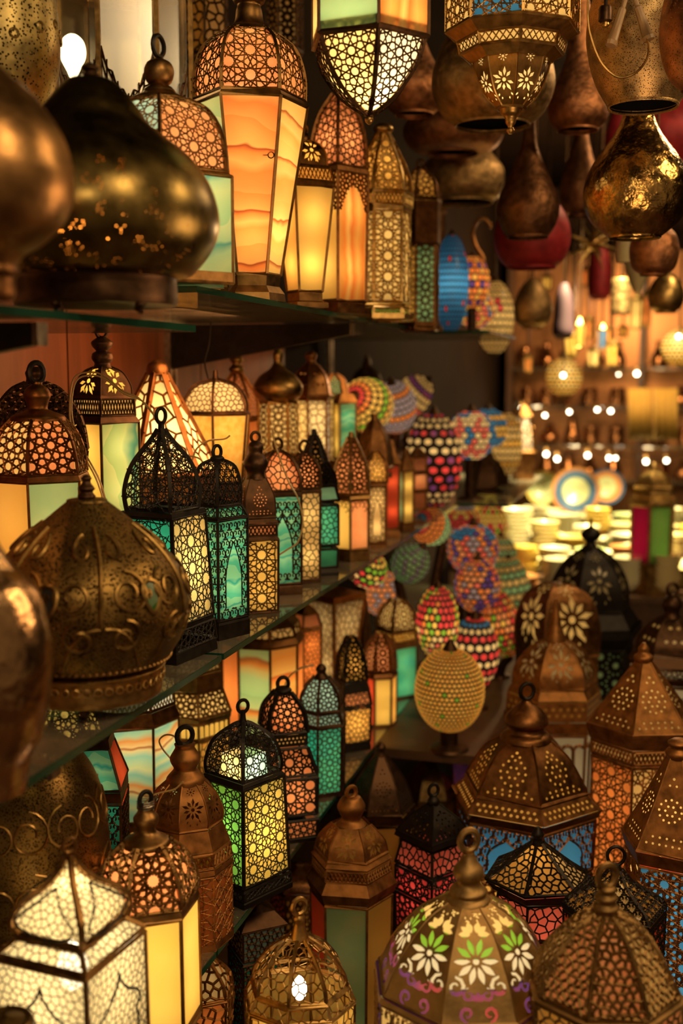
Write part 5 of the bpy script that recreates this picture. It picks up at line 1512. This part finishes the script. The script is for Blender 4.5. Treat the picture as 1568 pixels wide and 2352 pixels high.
# ================================================================ lanterns on the low platform
NM = 'floor_lantern'
lantern('small gilt dome lantern with a bright candle bulb inside', 690, 1.52, ZP, 8, 10, BRASS, [
    ('M', [(130, ZP), (130, ZP + .012), (120, 2560)]), ('P', 120, 2550, 122, 2352, 'gold', ('vor', 22, 3.2)), ('P', 122, 2346, 108, 2312, None, ('vor', 22, 3.2)), ('D', [(104, 2306), (98, 2240), (62, 2180), (20, 2152)], ('vor', 22, 3.2), None),
    ('N', [(22, 2156), (16, 2140), (12, 2120), (14, 2108), (10, 2100)], 'neck'), ('R', 2082, 16, 6, .5)], lit=.55, lv=2268, name=NM, bulb=17, fw=6)
lantern('dim brass hexagonal lantern with a copper neck and frosted green panes', 806, 1.95, ZP, 6, -8, RUST, [
    ('M', [(96, ZP), (96, ZP + .012), (88, 2480)]), ('P', 86, 2470, 92, 2085, ['seafoam', 'amber', 'amber', 'amber', 'amber', 'red']), ('M', [(96, 2080), (104, 2060), (88, 2030)]), ('P', 88, 2028, 86, 2002, None, ('tri', 16, 5)), ('M', [(92, 1998), (82, 1985)]),
    ('H', [(82, 1982), (74, 1930), (44, 1890)], 'flower', 'amber'), ('N', [(34, 1892), (22, 1880), (26, 1868), (32, 1852), (26, 1838), (20, 1830)], 'neck'), ('R', 1820, 12, 5, .5)], lit=.09, lv=2200, name=NM)
lantern('dark lantern with dull blue green panes below the lower shelf', 592, 1.85, ZP, 4, 20, DARK, [
    ('M', [(66, ZP), (66, ZP + .01), (62, 2470)]), ('P', 62, 2460, 64, 2215, ['tealgreen', 'teal'], ('s8', 32, 4)), ('P', 64, 2205, 64, 2140, ['skyblue', 'amber'], ('s8', 30, 3)), ('M', [(70, 2138), (40, 2100), (10, 2080)], 'roof')], lit=.06, lv=2300, name=NM)
lantern('amber lantern with cut copper cells glimpsed under the lower shelf corner', 470, 1.75, ZP, 6, 15, RUST, [
    ('M', [(66, ZP), (66, ZP + .01), (62, 2420)]), ('P', 62, 2410, 70, 2310, ['orange', 'amber'], ('vor', 24, 6)), ('D', [(68, 2305), (60, 2250), (30, 2210), (10, 2195)], ('vor', 22, 6), 'cream')], lit=.3, lv=2330, name=NM)
lantern('copper dish top lantern showing below the small turquoise shelf lantern', 690, 2.3, ZP, 6, 0, BROWN, [
    ('M', [(70, ZP), (70, 2200)]), ('P', 66, 2195, 66, 2060, ['amber', 'red'], ('s8', 28, 4)), ('H', [(72, 2050), (60, 2010), (12, 1985)], 'dots', None)], lit=.05, lv=2100, name=NM)
lantern('large tan brass dome lantern cut with big flowers and scrolls', 1062, 1.40, ZP, 8, 8, metal('tan_brass', (.42, .26, .10), .5, scale=45, bump=.3, var=.4), [
    ('M', [(212, ZP), (212, ZP + .014), (206, 2560)]), ('P', 205, 2550, 205, 2362, ['lime', 'white', 'purple', 'butter'], ('scroll', 60, 8)), ('M', [(210, 2358), (204, 2344)]),
    ('H', [(200, 2340), (196, 2265), (164, 2172), (104, 2098), (48, 2064)], 'big', [('violetred', 0, .30), ('white', .28, .56), ('lime', .54, .74), ('butter', .72, .98)]),
    ('N', [(52, 2072), (48, 2062), (38, 2052), (42, 2044), (30, 2032), (26, 2022), (34, 2008), (32, 1994), (22, 1980), (15, 1966), (13, 1958)], 'neck'), ('R', 1930, 21, 7.5, .4)], lit=.5, lv=2330, name=NM, fw=4, dlit=.55)
lantern('ribbed brass dome lantern with pebble lattice and stacked bead neck', 1362, 1.33, ZP, 8, 12, metal('dull_brass', (.32, .19, .07), .5, scale=45, bump=.3, var=.4), [
    ('M', [(172, ZP), (172, ZP + .014), (164, 2520)]), ('P', 164, 2510, 168, 2350, ['rose', 'salmon', 'gold', 'amber'], ('vor', 26, 6)), ('M', [(172, 2346), (160, 2336)]),
    ('D', [(158, 2332), (152, 2260), (116, 2175), (64, 2118), (26, 2098)], ('vor', 18, 8), ['salmon', 'butter', 'butter', 'salmon']), ('N', [(28, 2102), (24, 2092), (29, 2082), (20, 2072), (26, 2060), (18, 2050), (22, 2040), (16, 2034)], 'neck'), ('R', 2012, 22, 8, .5)], lit=.2, lv=2300, name=NM, fw=8)
lantern('black metal lantern with rows of rose pink star panes', 990, 2.0, ZP, 4, 44, BLACK, [
    ('M', [(86, ZP), (86, ZP + .01), (82, 2180)]), ('P', 82, 2170, 84, 2085, 'rose', ('s8', 34, 4)), ('P', 84, 2076, 84, 2022, 'rose', ('s12', 44, 4)), ('P', 84, 2014, 70, 1956, 'pink', ('vor', 18, 4)), ('M', [(88, 1952), (84, 1940)]),
    ('H', [(82, 1938), (58, 1885), (12, 1845)], 'dots', None), ('N', [(12, 1848), (14, 1838), (6, 1828)], 'neck'), ('R', 1815, 12, 4, .5)], lit=.42, lv=2040, name=NM)
lantern('black cone topped lantern with bright pink lattice panes', 1222, 1.78, ZP, 6, 18, BLACK, [
    ('M', [(96, ZP), (96, ZP + .01), (92, 2330)]), ('P', 92, 2320, 90, 2172, 'pink', ('s12', 46, 4)), ('P', 92, 2160, 84, 2078, 'pink', ('vor', 20, 3.6)), ('M', [(96, 2074), (110, 2060)]), ('D', [(112, 2054), (70, 1990), (12, 1935)], ('vor', 17, 4.5), ['amber', 'butter', 'amber']),
    ('N', [(13, 1940), (10, 1925), (14, 1915), (5, 1900)], 'neck')], lit=.36, lv=2140, name=NM)
lantern('big copper lantern with ringed bell neck and blue panes', 1196, 2.08, ZP, 6, -16, BROWN, [
    ('M', [(150, ZP), (150, ZP + .01), (140, 2160)]), ('P', 140, 2150, 146, 2030, ['amber', 'blue'], ('s8', 40, 6)), ('P', 148, 2022, 152, 1908, 'blue', ('scroll', 36, 5, 'window')), ('M', [(158, 1904), (168, 1888)], 'brim'),
    ('B', 164, 1886, 136, 1848, 'band', 'amber'), ('H', [(134, 1844), (128, 1795), (92, 1725), (48, 1690)], 'dots', 'amber'), ('N', [(58, 1696), (54, 1686), (42, 1678), (40, 1668), (48, 1660), (46, 1645), (32, 1628), (16, 1616), (10, 1608)], 'bell_neck'), ('R', 1588, 16, 4.5, .4, BLACK)], lit=.65, lv=1960, name=NM, fw=7)
lantern('tall orange copper lantern with pointed spire and leaf cut white panes', 1262, 2.55, ZP, 6, 12, RUST, [
    ('M', [(104, ZP), (104, ZP + .01), (100, 1850)]), ('P', 98, 1842, 102, 1690, 'white', ('arch', 26, 8)), ('M', [(106, 1686), (110, 1660)]), ('B', 106, 1658, 104, 1614, 'band', 'amber'), ('M', [(104, 1610), (92, 1588)]),
    ('H', [(92, 1584), (88, 1535), (58, 1488), (20, 1468)], 'flower', 'cream'), ('N', [(24, 1472), (20, 1455), (12, 1430), (7, 1400), (3, 1375)], 'spire')], lit=.2, lv=1760, name=NM)
lantern('tall black lantern with bead finial and dark green lattice body', 1340, 3.0, ZP, 6, 18, BLACK, [
    ('M', [(100, ZP), (100, ZP + .01), (94, 1690)]), ('P', 94, 1680, 98, 1496, ['seafoam', 'seafoam'], ('s12', 40, 6)), ('M', [(102, 1492), (118, 1470), (118, 1450)], 'brim'), ('M', [(112, 1448), (92, 1412)]),
    ('H', [(88, 1408), (84, 1345), (58, 1290), (18, 1258)], 'flower', 'cream'), ('N', [(20, 1262), (12, 1252), (10, 1244), (20, 1234), (21, 1224), (12, 1214), (4, 1208), (3, 1190)], 'finial')], lit=.12, lv=1580, name=NM)
lantern('round topped brown arch lantern in front of the dishes', 1268, 2.85, ZP, 4, 30, BROWN, [
    ('M', [(92, ZP), (92, ZP + .01), (92, 1520)]), ('H', [(92, 1516), (94, 1440), (74, 1372), (34, 1342), (8, 1338)], 'flower', 'butter')], lit=.2, lv=1440, name=NM)
lantern('copper pyramid roofed lantern with frosted star panels', 1455, 2.2, ZP, 6, 22, RUST, [
    ('M', [(104, ZP), (104, ZP + .012), (100, 2110)]), ('P', 98, 2100, 104, 1760, ['butter', 'butter', 'orange', 'amber', 'amber', 'orange'], ('s12', 50, 3.6)), ('P', 104, 1752, 106, 1722, 'butter', ('tri', 18, 5)), ('M', [(110, 1718), (118, 1690)], 'brim'),
    ('H', [(116, 1686), (66, 1590), (16, 1516)], 'dots', 'butter'), ('N', [(18, 1520), (22, 1508), (12, 1498), (12, 1488), (4, 1476)], 'finial')], lit=.6, lv=1880, name=NM)
lantern('dark crowned lantern with white panes and ring at the frame edge', 1522, 2.65, ZP, 6, 4, DARK, [
    ('M', [(92, ZP), (92, ZP + .01), (88, 1760)]), ('P', 86, 1750, 88, 1580, 'white', ('arch', 34, 4)), ('M', [(92, 1576), (96, 1562)]), ('P', 88, 1560, 88, 1540, 'white', ('vor', 12, 3)), ('M', [(92, 1536), (80, 1512)], 'brim'),
    ('H', [(76, 1508), (70, 1470), (44, 1430), (18, 1415)], 'band', 'butter'), ('N', [(22, 1420), (16, 1405), (22, 1390), (18, 1376), (10, 1368)], 'neck'), ('R', 1354, 12, 4, .4)], lit=.25, lv=1650, name=NM)
lantern('coppery pyramid lantern with red and blue star body lit from within', 1530, 1.78, ZP, 6, -12, RUST, [
    ('M', [(110, ZP), (110, ZP + .012), (106, 2380)]), ('P', 104, 2370, 108, 2005, ['blue', 'violetred', 'blue', 'red', 'red', 'butter'], ('s12', 52, 6)), ('M', [(112, 2000), (120, 1972)], 'brim'),
    ('H', [(118, 1968), (74, 1850), (24, 1735)], 'dots', 'butter'), ('N', [(26, 1740), (30, 1728), (22, 1716), (26, 1706), (16, 1698)], 'neck')], lit=1.3, lv=2200, name=NM)
lantern('black ogee lattice lantern with thin ring before the coppery pyramid', 1392, 1.60, ZP, 6, 10, BLACK, [
    ('M', [(110, ZP), (110, ZP + .01), (106, 2360)]), ('P', 106, 2350, 110, 2140, ['amber', 'red'], ('scroll', 40, 6)), ('M', [(114, 2136), (114, 2128)]), ('D', [(112, 2124), (96, 2070), (44, 2030), (14, 1996)], ('scroll', 30, 5), ['butter', None and 0 or 'amber']), ('N', [(15, 1998), (10, 1986)], 'neck'), ('R', 1966, 19, 4, .2)], lit=.15, lv=2200, name=NM)
lantern('dark bronze cone lantern lost in shadow beyond the lower shelf', 872, 2.22, ZP, 6, 8, DARK, [
    ('M', [(72, ZP), (72, 2050)]), ('P', 70, 2046, 72, 1900, ['amber']), ('M', [(78, 1896), (80, 1880)], 'brim'), ('H', [(76, 1876), (56, 1800), (14, 1735)], 'dots', None), ('N', [(14, 1738), (10, 1725), (12, 1715), (4, 1705)], 'neck')], name=NM)
lantern('pale brass cone lantern in the gap beneath the amber mosaic globe', 985, 2.75, ZP, 6, 8, BRASS, [
    ('M', [(60, ZP), (60, 1960)]), ('P', 58, 1955, 60, 1850, ['amber']), ('H', [(64, 1842), (44, 1780), (10, 1735)], 'dots', None), ('N', [(10, 1738), (5, 1720)], 'neck')], name=NM)
lantern('squat copper base lantern tucked behind the blue paned one', 1100, 2.75, ZP, 6, 8, RUST, [
    ('M', [(64, ZP), (64, 1830)]), ('P', 62, 1825, 64, 1730, ['blue', 'violetred']), ('M', [(70, 1726), (64, 1690), (36, 1672), (10, 1660)], 'roof')], lit=.1, lv=1780, name=NM)

# ================================================================ dishes on the stepped table
CER = [plain('white_glaze', (.85, .78, .5), .3, .08, 10, .6), plain('cream_glaze', (.80, .66, .32), .3, .1, 10, .6), plain('green_glaze', (.55, .62, .3), .3, .1, 10, .6), plain('terracotta_glaze', (.62, .26, .09), .35, .15, 10, .6), plain('yellow_glaze', (.82, .6, .14), .3, .15, 10, .6)]
BLUEG = plain('blue_glaze', (.07, .14, .26), .3, .2, 10, .6)
MULTI = plain('sage_glaze', (.5, .5, .26), .3, .4, 60, .6)
block('dish_table', (-.60, 3.95, ZF), (.34, 4.55, -.76), TABLEW, 'wooden table piled with pale glazed dishes', 'table')
block('dish_step', (-.82, 4.56, ZF), (.36, 5.05, -.74), TABLEW, 'raised wooden step behind the dish table, stacked with bowls', 'step')
block('dish_shelf', (-.90, 5.06, ZF), (.40, 5.65, -.72), TABLEW, 'tallest back step under the three leaning painted plates', 'step')


def dish_mesh(nm, prof, mat):
    b = MB(); b.lathe([(r_ * .72, z_ * .72) for r_, z_ in curve(prof, 3)], 20, 0, True); return b.mesh(nm, mat)


BOWL = [dish_mesh('bowl', [(.028, 0), (.03, .004), (.055, .02), (.075, .05), (.079, .058), (.076, .058), (.05, .022), (.002, .012)], m) for m in CER]
PLATE = [dish_mesh('plate', [(.05, 0), (.06, .003), (.095, .014), (.105, .018), (.104, .020), (.06, .008), (.002, .006)], m) for m in CER]
CUP = [dish_mesh('cup', [(.02, 0), (.03, .004), (.036, .03), (.038, .06), (.036, .06), (.032, .01), (.002, .008)], m) for m in CER]
q = random.Random(5)
ORD = ['first', 'second', 'third', 'fourth', 'fifth', 'sixth', 'seventh', 'eighth', 'ninth', 'tenth', 'eleventh', 'twelfth', 'thirteenth', 'fourteenth', 'fifteenth', 'sixteenth']
for y0, y1, zt, x0, x1, tier, hi in ((3.98, 4.52, -.76, -.57, .20, 'front table', 8), (4.6, 5.02, -.74, -.80, .24, 'middle step', 11), (5.1, 5.45, -.72, -.88, .28, 'back step', 13)):
    yy = y0 + .075; row = 0
    while yy < y1 - .04:
        xx = x0 + .075 + q.uniform(0, .03); st = 0
        while xx < x1 - .05:
            kind = q.choice(['bowl', 'bowl', 'plate', 'plate', 'cup']); c = q.choice([0, 0, 0, 0, 1, 1, 1, 2, 3, 4])
            n = q.randint(hi // 2, hi) if kind != 'cup' else q.randint(1, 2)
            z = zt
            for k in range(n):
                me = {'bowl': BOWL, 'plate': PLATE, 'cup': CUP}[kind][c]
                o = obj(kind, me, loc=(xx + q.uniform(-.004, .004), yy, z), rz=q.uniform(0, 6))
                nm = ['white', 'cream', 'pale green', 'terracotta', 'yellow'][c]
                tag(o, '%s %s, %s up in %s pile, %s row on the %s' % (nm, kind, ORD[k], ORD[st], ['near', 'middle', 'rear', 'rearmost'][row], tier), kind, '%s %ss on the %s' % (nm, kind, tier))
                z += {'bowl': .016, 'plate': .0085, 'cup': .037}[kind]
            st += 1
            xx += {'bowl': .118, 'plate': .153, 'cup': .06}[kind] + q.uniform(0, .01)
        yy += .155; row += 1
for u, v, D, rr, cols, lab in ((1322, 1128, 5.55, 56, (MULTI, BLUEG, CER[3]), 'leaning painted plate with a broad blue ring, nearest of the three'), (1248, 1122, 5.75, 40, (MULTI, CER[2], CER[4]), 'leaning plate painted in sage and yellow behind the blue ringed one'), (1392, 1118, 5.75, 42, (MULTI, CER[3], BLUEG), 'leaning plate with a terracotta and blue border behind the blue ringed one')):
    s = D / FPX; c = px(u, v, D); r = empty('painted_plate', (c.x, c.y, c.z - rr * s), lab, 'plate')
    for nm, a, e, m in (('center', .002, .55, cols[0]), ('ring', .55, .84, cols[1]), ('rim', .84, 1.0, cols[2])):
        b = MB(); R = rr * s; b.lathe([(R * a, -.012 * (1 - a)), (R * (a + e) / 2, .004 * a), (R * e, .014 * e)], 28)
        o = obj(nm, b, r, loc=(0, 0, R), mat=m); o.rotation_euler = (pi / 2 - .22, 0, 0)
    b = MB(); R = rr * s; b.box((-R * .5, -.01, -.0), (R * .5, .06, .01)); b.box((-R * .5, .04, 0), (R * .5, .05, R * .9)); obj('easel', b, r, mat=TABLEW, smooth=False)

# ================================================================ mirror-backed copper display at the far wall
CUPR = metal('polished_copper', (.55, .24, .09), .22, scale=14, bump=.2)
ds = empty('back_display', (-.27, 7.35, ZF), 'tall far wall unit with glass shelves of copper vessels and small lamps', 'display unit')
b = MB(); b.box((-.68, .28, 0), (.68, .31, 2.4)); obj('back_board', b, ds, mat=metal('bronze_mirror', (.40, .18, .07), .35, scale=5, bump=.3, met=.8), smooth=False)
for k, x in enumerate((-.68, .14, .65)):
    b = MB(); b.box((x, 0, 0), (x + .03, .28, 2.4)); obj('side_board', b, ds, mat=TABLEW, smooth=False)
for zz_ in (.95, 1.17, 1.42, 1.66):
    b = MB(); b.box((-.65, .02, zz_ - .012), (.65, .28, zz_)); obj('shelf_board', b, ds, mat=SHELF, smooth=False)
JUG = []
for pr in ([(.03, 0), (.045, .01), (.05, .06), (.03, .11), (.022, .15), (.03, .17)], [(.035, 0), (.06, .03), (.05, .07), (.02, .10), (.03, .13)], [(.02, 0), (.03, .005), (.012, .03), (.035, .07), (.04, .12), (.034, .14)], [(.045, 0), (.048, .05), (.046, .11), (.05, .115)]):
    b = MB(); b.lathe(curve(pr, 4), 18, 0, True); JUG.append(b.mesh('vessel', CUPR))
KIND = ['pitcher', 'ewer', 'goblet', 'beaker']
for lev, zz_ in enumerate((.95, 1.17, 1.42, 1.66)):
    for k in range(9):
        if k == 5: continue
        i = q.randint(0, 3); x = -.27 - .57 + k * .142 + q.uniform(-.02, .02)
        o = obj(KIND[i], JUG[i], loc=(x, 7.35 + .14 + q.uniform(-.04, .04), ZF + zz_), rz=q.uniform(0, 6))
        lv_ = ['lowest', 'second', 'third', 'top'][lev]
        tag(o, 'polished copper %s, %s vessel along the %s glass shelf of the far display' % (KIND[i], ORD[k if k < 5 else k - 1], lv_), KIND[i], 'copper %ss on the %s display shelf' % (KIND[i], lv_))
bm = MB(); bm.ball((0, 0, 0), .010, 12, 8); BME = bm.mesh('glass_bulb', BULB_FAR)
sk = MB(); sk.lathe([(.006, .012), (.009, .016), (.009, .034), (.005, .038)], 10, 0, True, True); SKT = sk.mesh('socket', BRASS)
CNT = {}
for (u, v, big) in ((1420, 860, .6), (1462, 858, 1.2), (1198, 938, 1.1), (1251, 954, .9), (1307, 946, .9), (1371, 941, .9), (1402, 944, 1), (1473, 962, .9), (1541, 962, .95), (1254, 1043, 1.1), (1279, 1054, 1.1), (1349, 1046, 1.1), (1398, 1052, 1.0), (1413, 1052, .8), (1483, 1060, 1.1), (1530, 1058, 1.0)):
    c = px(u, v, 6.9 if v < 1000 else 6.6); row = 'upper' if v < 900 else 'middle' if v < 1000 else 'lower'
    CNT[row] = CNT.get(row, -1) + 1
    r = empty('string_bulb', c, '%s small white bulb along the %s string of lights before the copper display' % (ORD[CNT[row]], row), 'bulb', 'bulbs of the %s light string' % row)
    o = obj('glass_bulb', BME, r); o.scale = (big, big, big); o2 = obj('socket', SKT, r); o2.scale = (big, big, big)
    if big > 1.05:
        lamp('string_light', 'POINT', c - Vector((0, .05, 0)), 1.2, (1, .72, .36), .03)
for lab, pts in (('thin cord strung with the middle row of white bulbs', [(1180, 925), (1198, 929), (1251, 945), (1307, 937), (1371, 932), (1402, 935), (1473, 953), (1541, 953), (1575, 945)]), ('thin cord strung with the lower row of white bulbs', [(1235, 1030), (1254, 1034), (1279, 1045), (1349, 1037), (1398, 1043), (1413, 1043), (1483, 1051), (1530, 1049), (1575, 1040)]), ('thin cord strung with the two topmost white bulbs', [(1400, 840), (1420, 853), (1462, 848), (1500, 835)])):
    D = 6.9 if pts[0][1] < 1000 else 6.6
    b = MB(); b.tube([px(u, v, D) for u, v in pts], .004, 5); tag(obj('light_cord', b, mat=BLACK), lab, 'cord')
for k, (u0, u1) in enumerate(((1442, 1496), (1500, 1556))):
    b = MB(); n = 14; tl, D = [], 6.45
    for j, v in enumerate((892, 1010)):
        for i in range(n + 1):
            p = px(u0 + (u1 - u0) * i / n, v, D); b.v.append((p.x, p.y + .012 * sin(i * 1.7 + k), p.z))
    b.f = [(i, i + 1, n + 2 + i, n + 1 + i) for i in range(n)]
    m = plain('gold_cloth', (.42, .27, .05), .7, .2); o = obj('gold_drape', b, mat=m)
    sm = o.modifiers.new('thickness', 'SOLIDIFY'); sm.thickness = .004
    tag(o, ['pleated gold cloth panel in the far display, beside the copper vessels', 'pleated gold cloth panel nearest the edge of the frame'][k], 'cloth')
globe('clear crackled glass globe lamp with one white bulb over the display', 1295, 866, 5.2, 40, 42, 12, 22, rows_of(['butter', 'gold']), lit=.35, gap=.10, hang=True)
globe('clear crackled glass globe lamp cut by the edge of the frame', 1560, 800, 4.8, 40, 40, 12, 22, rows_of(['butter', 'gold']), lit=.35, gap=.10, hang=True)
for u, v, D in ((1293, 862, 5.0), (1558, 773, 4.6)):
    c = px(u, v, D); r = empty('globe_bulb', c, 'round white bulb glowing in front of the %s crackled globe' % ('central' if u < 1400 else 'edge'), 'bulb'); o = obj('glass_bulb', BME, r); o.scale = (.9, .9, .9)
    o2 = obj('socket', SKT, r); o2.scale = (.9, .9, .9)
    b = MB(); b.tube([(0, 0, .03), (0, 0, ZC - c.z)], .0025, 5); obj('cord', b, r, mat=DARK)
lantern('octagonal brass lantern with magenta and green panes beside the dish table', 1490, 4.0, -.86, 6, 24, BRASS, [
    ('M', [(48, -.86), (48, -.85), (46, 1300)]), ('P', 44, 1295, 46, 1162, ['green', 'yellow', 'green', 'red', 'red', 'magenta']), ('M', [(56, 1158), (50, 1145)], 'brim'), ('M', [(48, 1143), (40, 1125)]), ('H', [(40, 1122), (30, 1095), (12, 1080)], 'dots', None), ('N', [(13, 1082), (10, 1070), (4, 1062)], 'neck')], lit=.25, lv=1230, name=NM)
block('side_plinth', (.62, 3.55, ZF), (1.25, 3.93, -.86), TABLEW, 'dark wooden plinth under the magenta and green lantern', 'plinth')
q = random.Random(11)                                     # small things dangling in the far dusk
COLS = [('amber glass', 'amber'), ('blue glass', 'blue'), ('yellow glass', 'yellow'), ('cream glass', 'butter'), ('orange glass', 'orange'), ('violet glass', 'lilac')]
for i, (u, v, hw, hh, c) in enumerate(((1330, 770, 12, 26, 0), (1382, 778, 11, 22, 1), (1312, 795, 14, 24, 2), (1404, 815, 12, 24, 0), (1400, 770, 10, 14, 4), (1460, 720, 12, 34, 3), (1482, 715, 11, 34, 4), (1350, 755, 11, 20, 4), (1362, 822, 14, 18, 3), (1212, 838, 8, 16, 4), (1345, 638, 11, 18, 4), (1255, 650, 11, 14, 2), (1390, 600, 10, 14, 4), (1430, 762, 11, 11, 0), (1318, 775, 8, 20, 5))):
    lantern('tiny hanging %s lantern %s' % (COLS[c][0], ['by the blue one in the far dusk', 'among the amber drops over the display', 'lowest by the violet drop', 'below the blue one', 'close beside the blue one', 'near the drape top, paler of the pair', 'paired with the cream one', 'above the amber drop', 'just over the light string', 'alone by the far wall', 'high beside the tasselled shade', 'high by the dusky pot', 'high under the star lamp', 'small and round above the topmost bulbs', 'beside the low yellow drop'][i]), u, 4.55 + .06 * i, px(u, v + hh, 4.55 + .06 * i).z, 6, 10 * i, BRASS,
            [('P', hw * .8, v + hh, hw, v - hh, COLS[c][1]), ('M', [(hw, v - hh), (hw * .5, v - hh * 1.4), (2, v - hh * 1.6)], 'roof')], lit=.9, lv=v, name='hanging_lantern', hang=v - hh * 1.6, fw=3)
r = empty('star_lamp', px(1362, 560, 3.4), 'spiky brass star lamp hanging in the dusk behind the shiny pear pot', 'star lamp'); o0 = px(1362, 560, 3.4)
for i in range(14):
    a, e = 2.4 * i, math.asin(1 - 2 * (i + .5) / 14); d = Vector((cos(a) * cos(e), sin(a) * cos(e), sin(e))); b = MB()
    b.tube([d * .012, d * .04, d * .085], .010, 5, r1=.001); obj('spike', b, r, mat=GOLD, smooth=False)
b = MB(); b.ball((0, 0, 0), .02, 10, 6); obj('core', b, r, mat=GOLD)
b = MB(); b.tube([(0, 0, .02), (0, 0, ZC - o0.z)], .003, 5); obj('cord', b, r, mat=DARK)

# ================================================================ loose flexes between the lamps
WIRE = clear_glass('clear_flex', (.5, .38, .2), .35, .2)
FLEX = plain('flex_gold', (.42, .27, .10), .3, .2, 30, .8)
for lab, D, pts, m in (
        ('shiny flex looped over the green veined lantern into the black ring', 1.62, [(395, 1085), (388, 1020), (368, 975), (352, 950), (325, 920), (285, 905), (240, 870), (205, 862), (175, 875), (164, 925), (170, 980), (195, 1040), (225, 1095), (240, 1140), (246, 1175)], FLEX),
        ('second strand of flex hugging the first beside the green veined lantern', 1.635, [(388, 1080), (380, 1015), (362, 970), (347, 946), (318, 914), (280, 897), (238, 863), (205, 855), (170, 868), (160, 925), (164, 982), (190, 1042), (220, 1098), (238, 1150)], FLEX),
        ('slack flex dropping past the turquoise window lantern', 1.88, [(625, 985), (630, 1015), (645, 1060), (662, 1105), (682, 1140), (692, 1175), (695, 1205), (684, 1245), (660, 1262), (640, 1275)], FLEX),
        ('pale flex running from the pyramid to the small neck ring', 1.80, [(440, 1062), (452, 1030), (480, 1012), (515, 1008), (528, 1000)], FLEX),
        ('short flex arched behind the arabesque lantern ring', 1.75, [(405, 1060), (430, 1048), (455, 1052), (470, 1066)], FLEX),
        ('flex stretched between the amber lantern and the brown domed one', 1.98, [(556, 1062), (580, 1050), (605, 1038), (622, 1025)], FLEX),
        ('clear flex looping behind the copper daisy lantern ring', 1.70, [(408, 1760), (390, 1740), (372, 1718), (366, 1700), (380, 1688), (398, 1690), (410, 1700), (412, 1712)], FLEX),
        ('clear flex linking the wrapped ring to the copper daisy dome', 1.56, [(330, 1846), (352, 1826), (380, 1818), (402, 1812), (420, 1795)], FLEX),
        ('dark flex hanging down the wall above the silver lattice dome', 2.14, [(478, 870), (470, 830), (480, 790), (484, 740)], BLACK),
        ('flex drooping before the fiery onyx lantern', 2.1, [(648, 1600), (660, 1560), (690, 1535), (720, 1528)], FLEX)):
    b = MB(); b.tube([px(p[0], p[1], D) for p in curve(pts, 4)], 2.1 * D / FPX, 6)
    tag(obj('lamp_flex', b, mat=m), lab, 'cord')
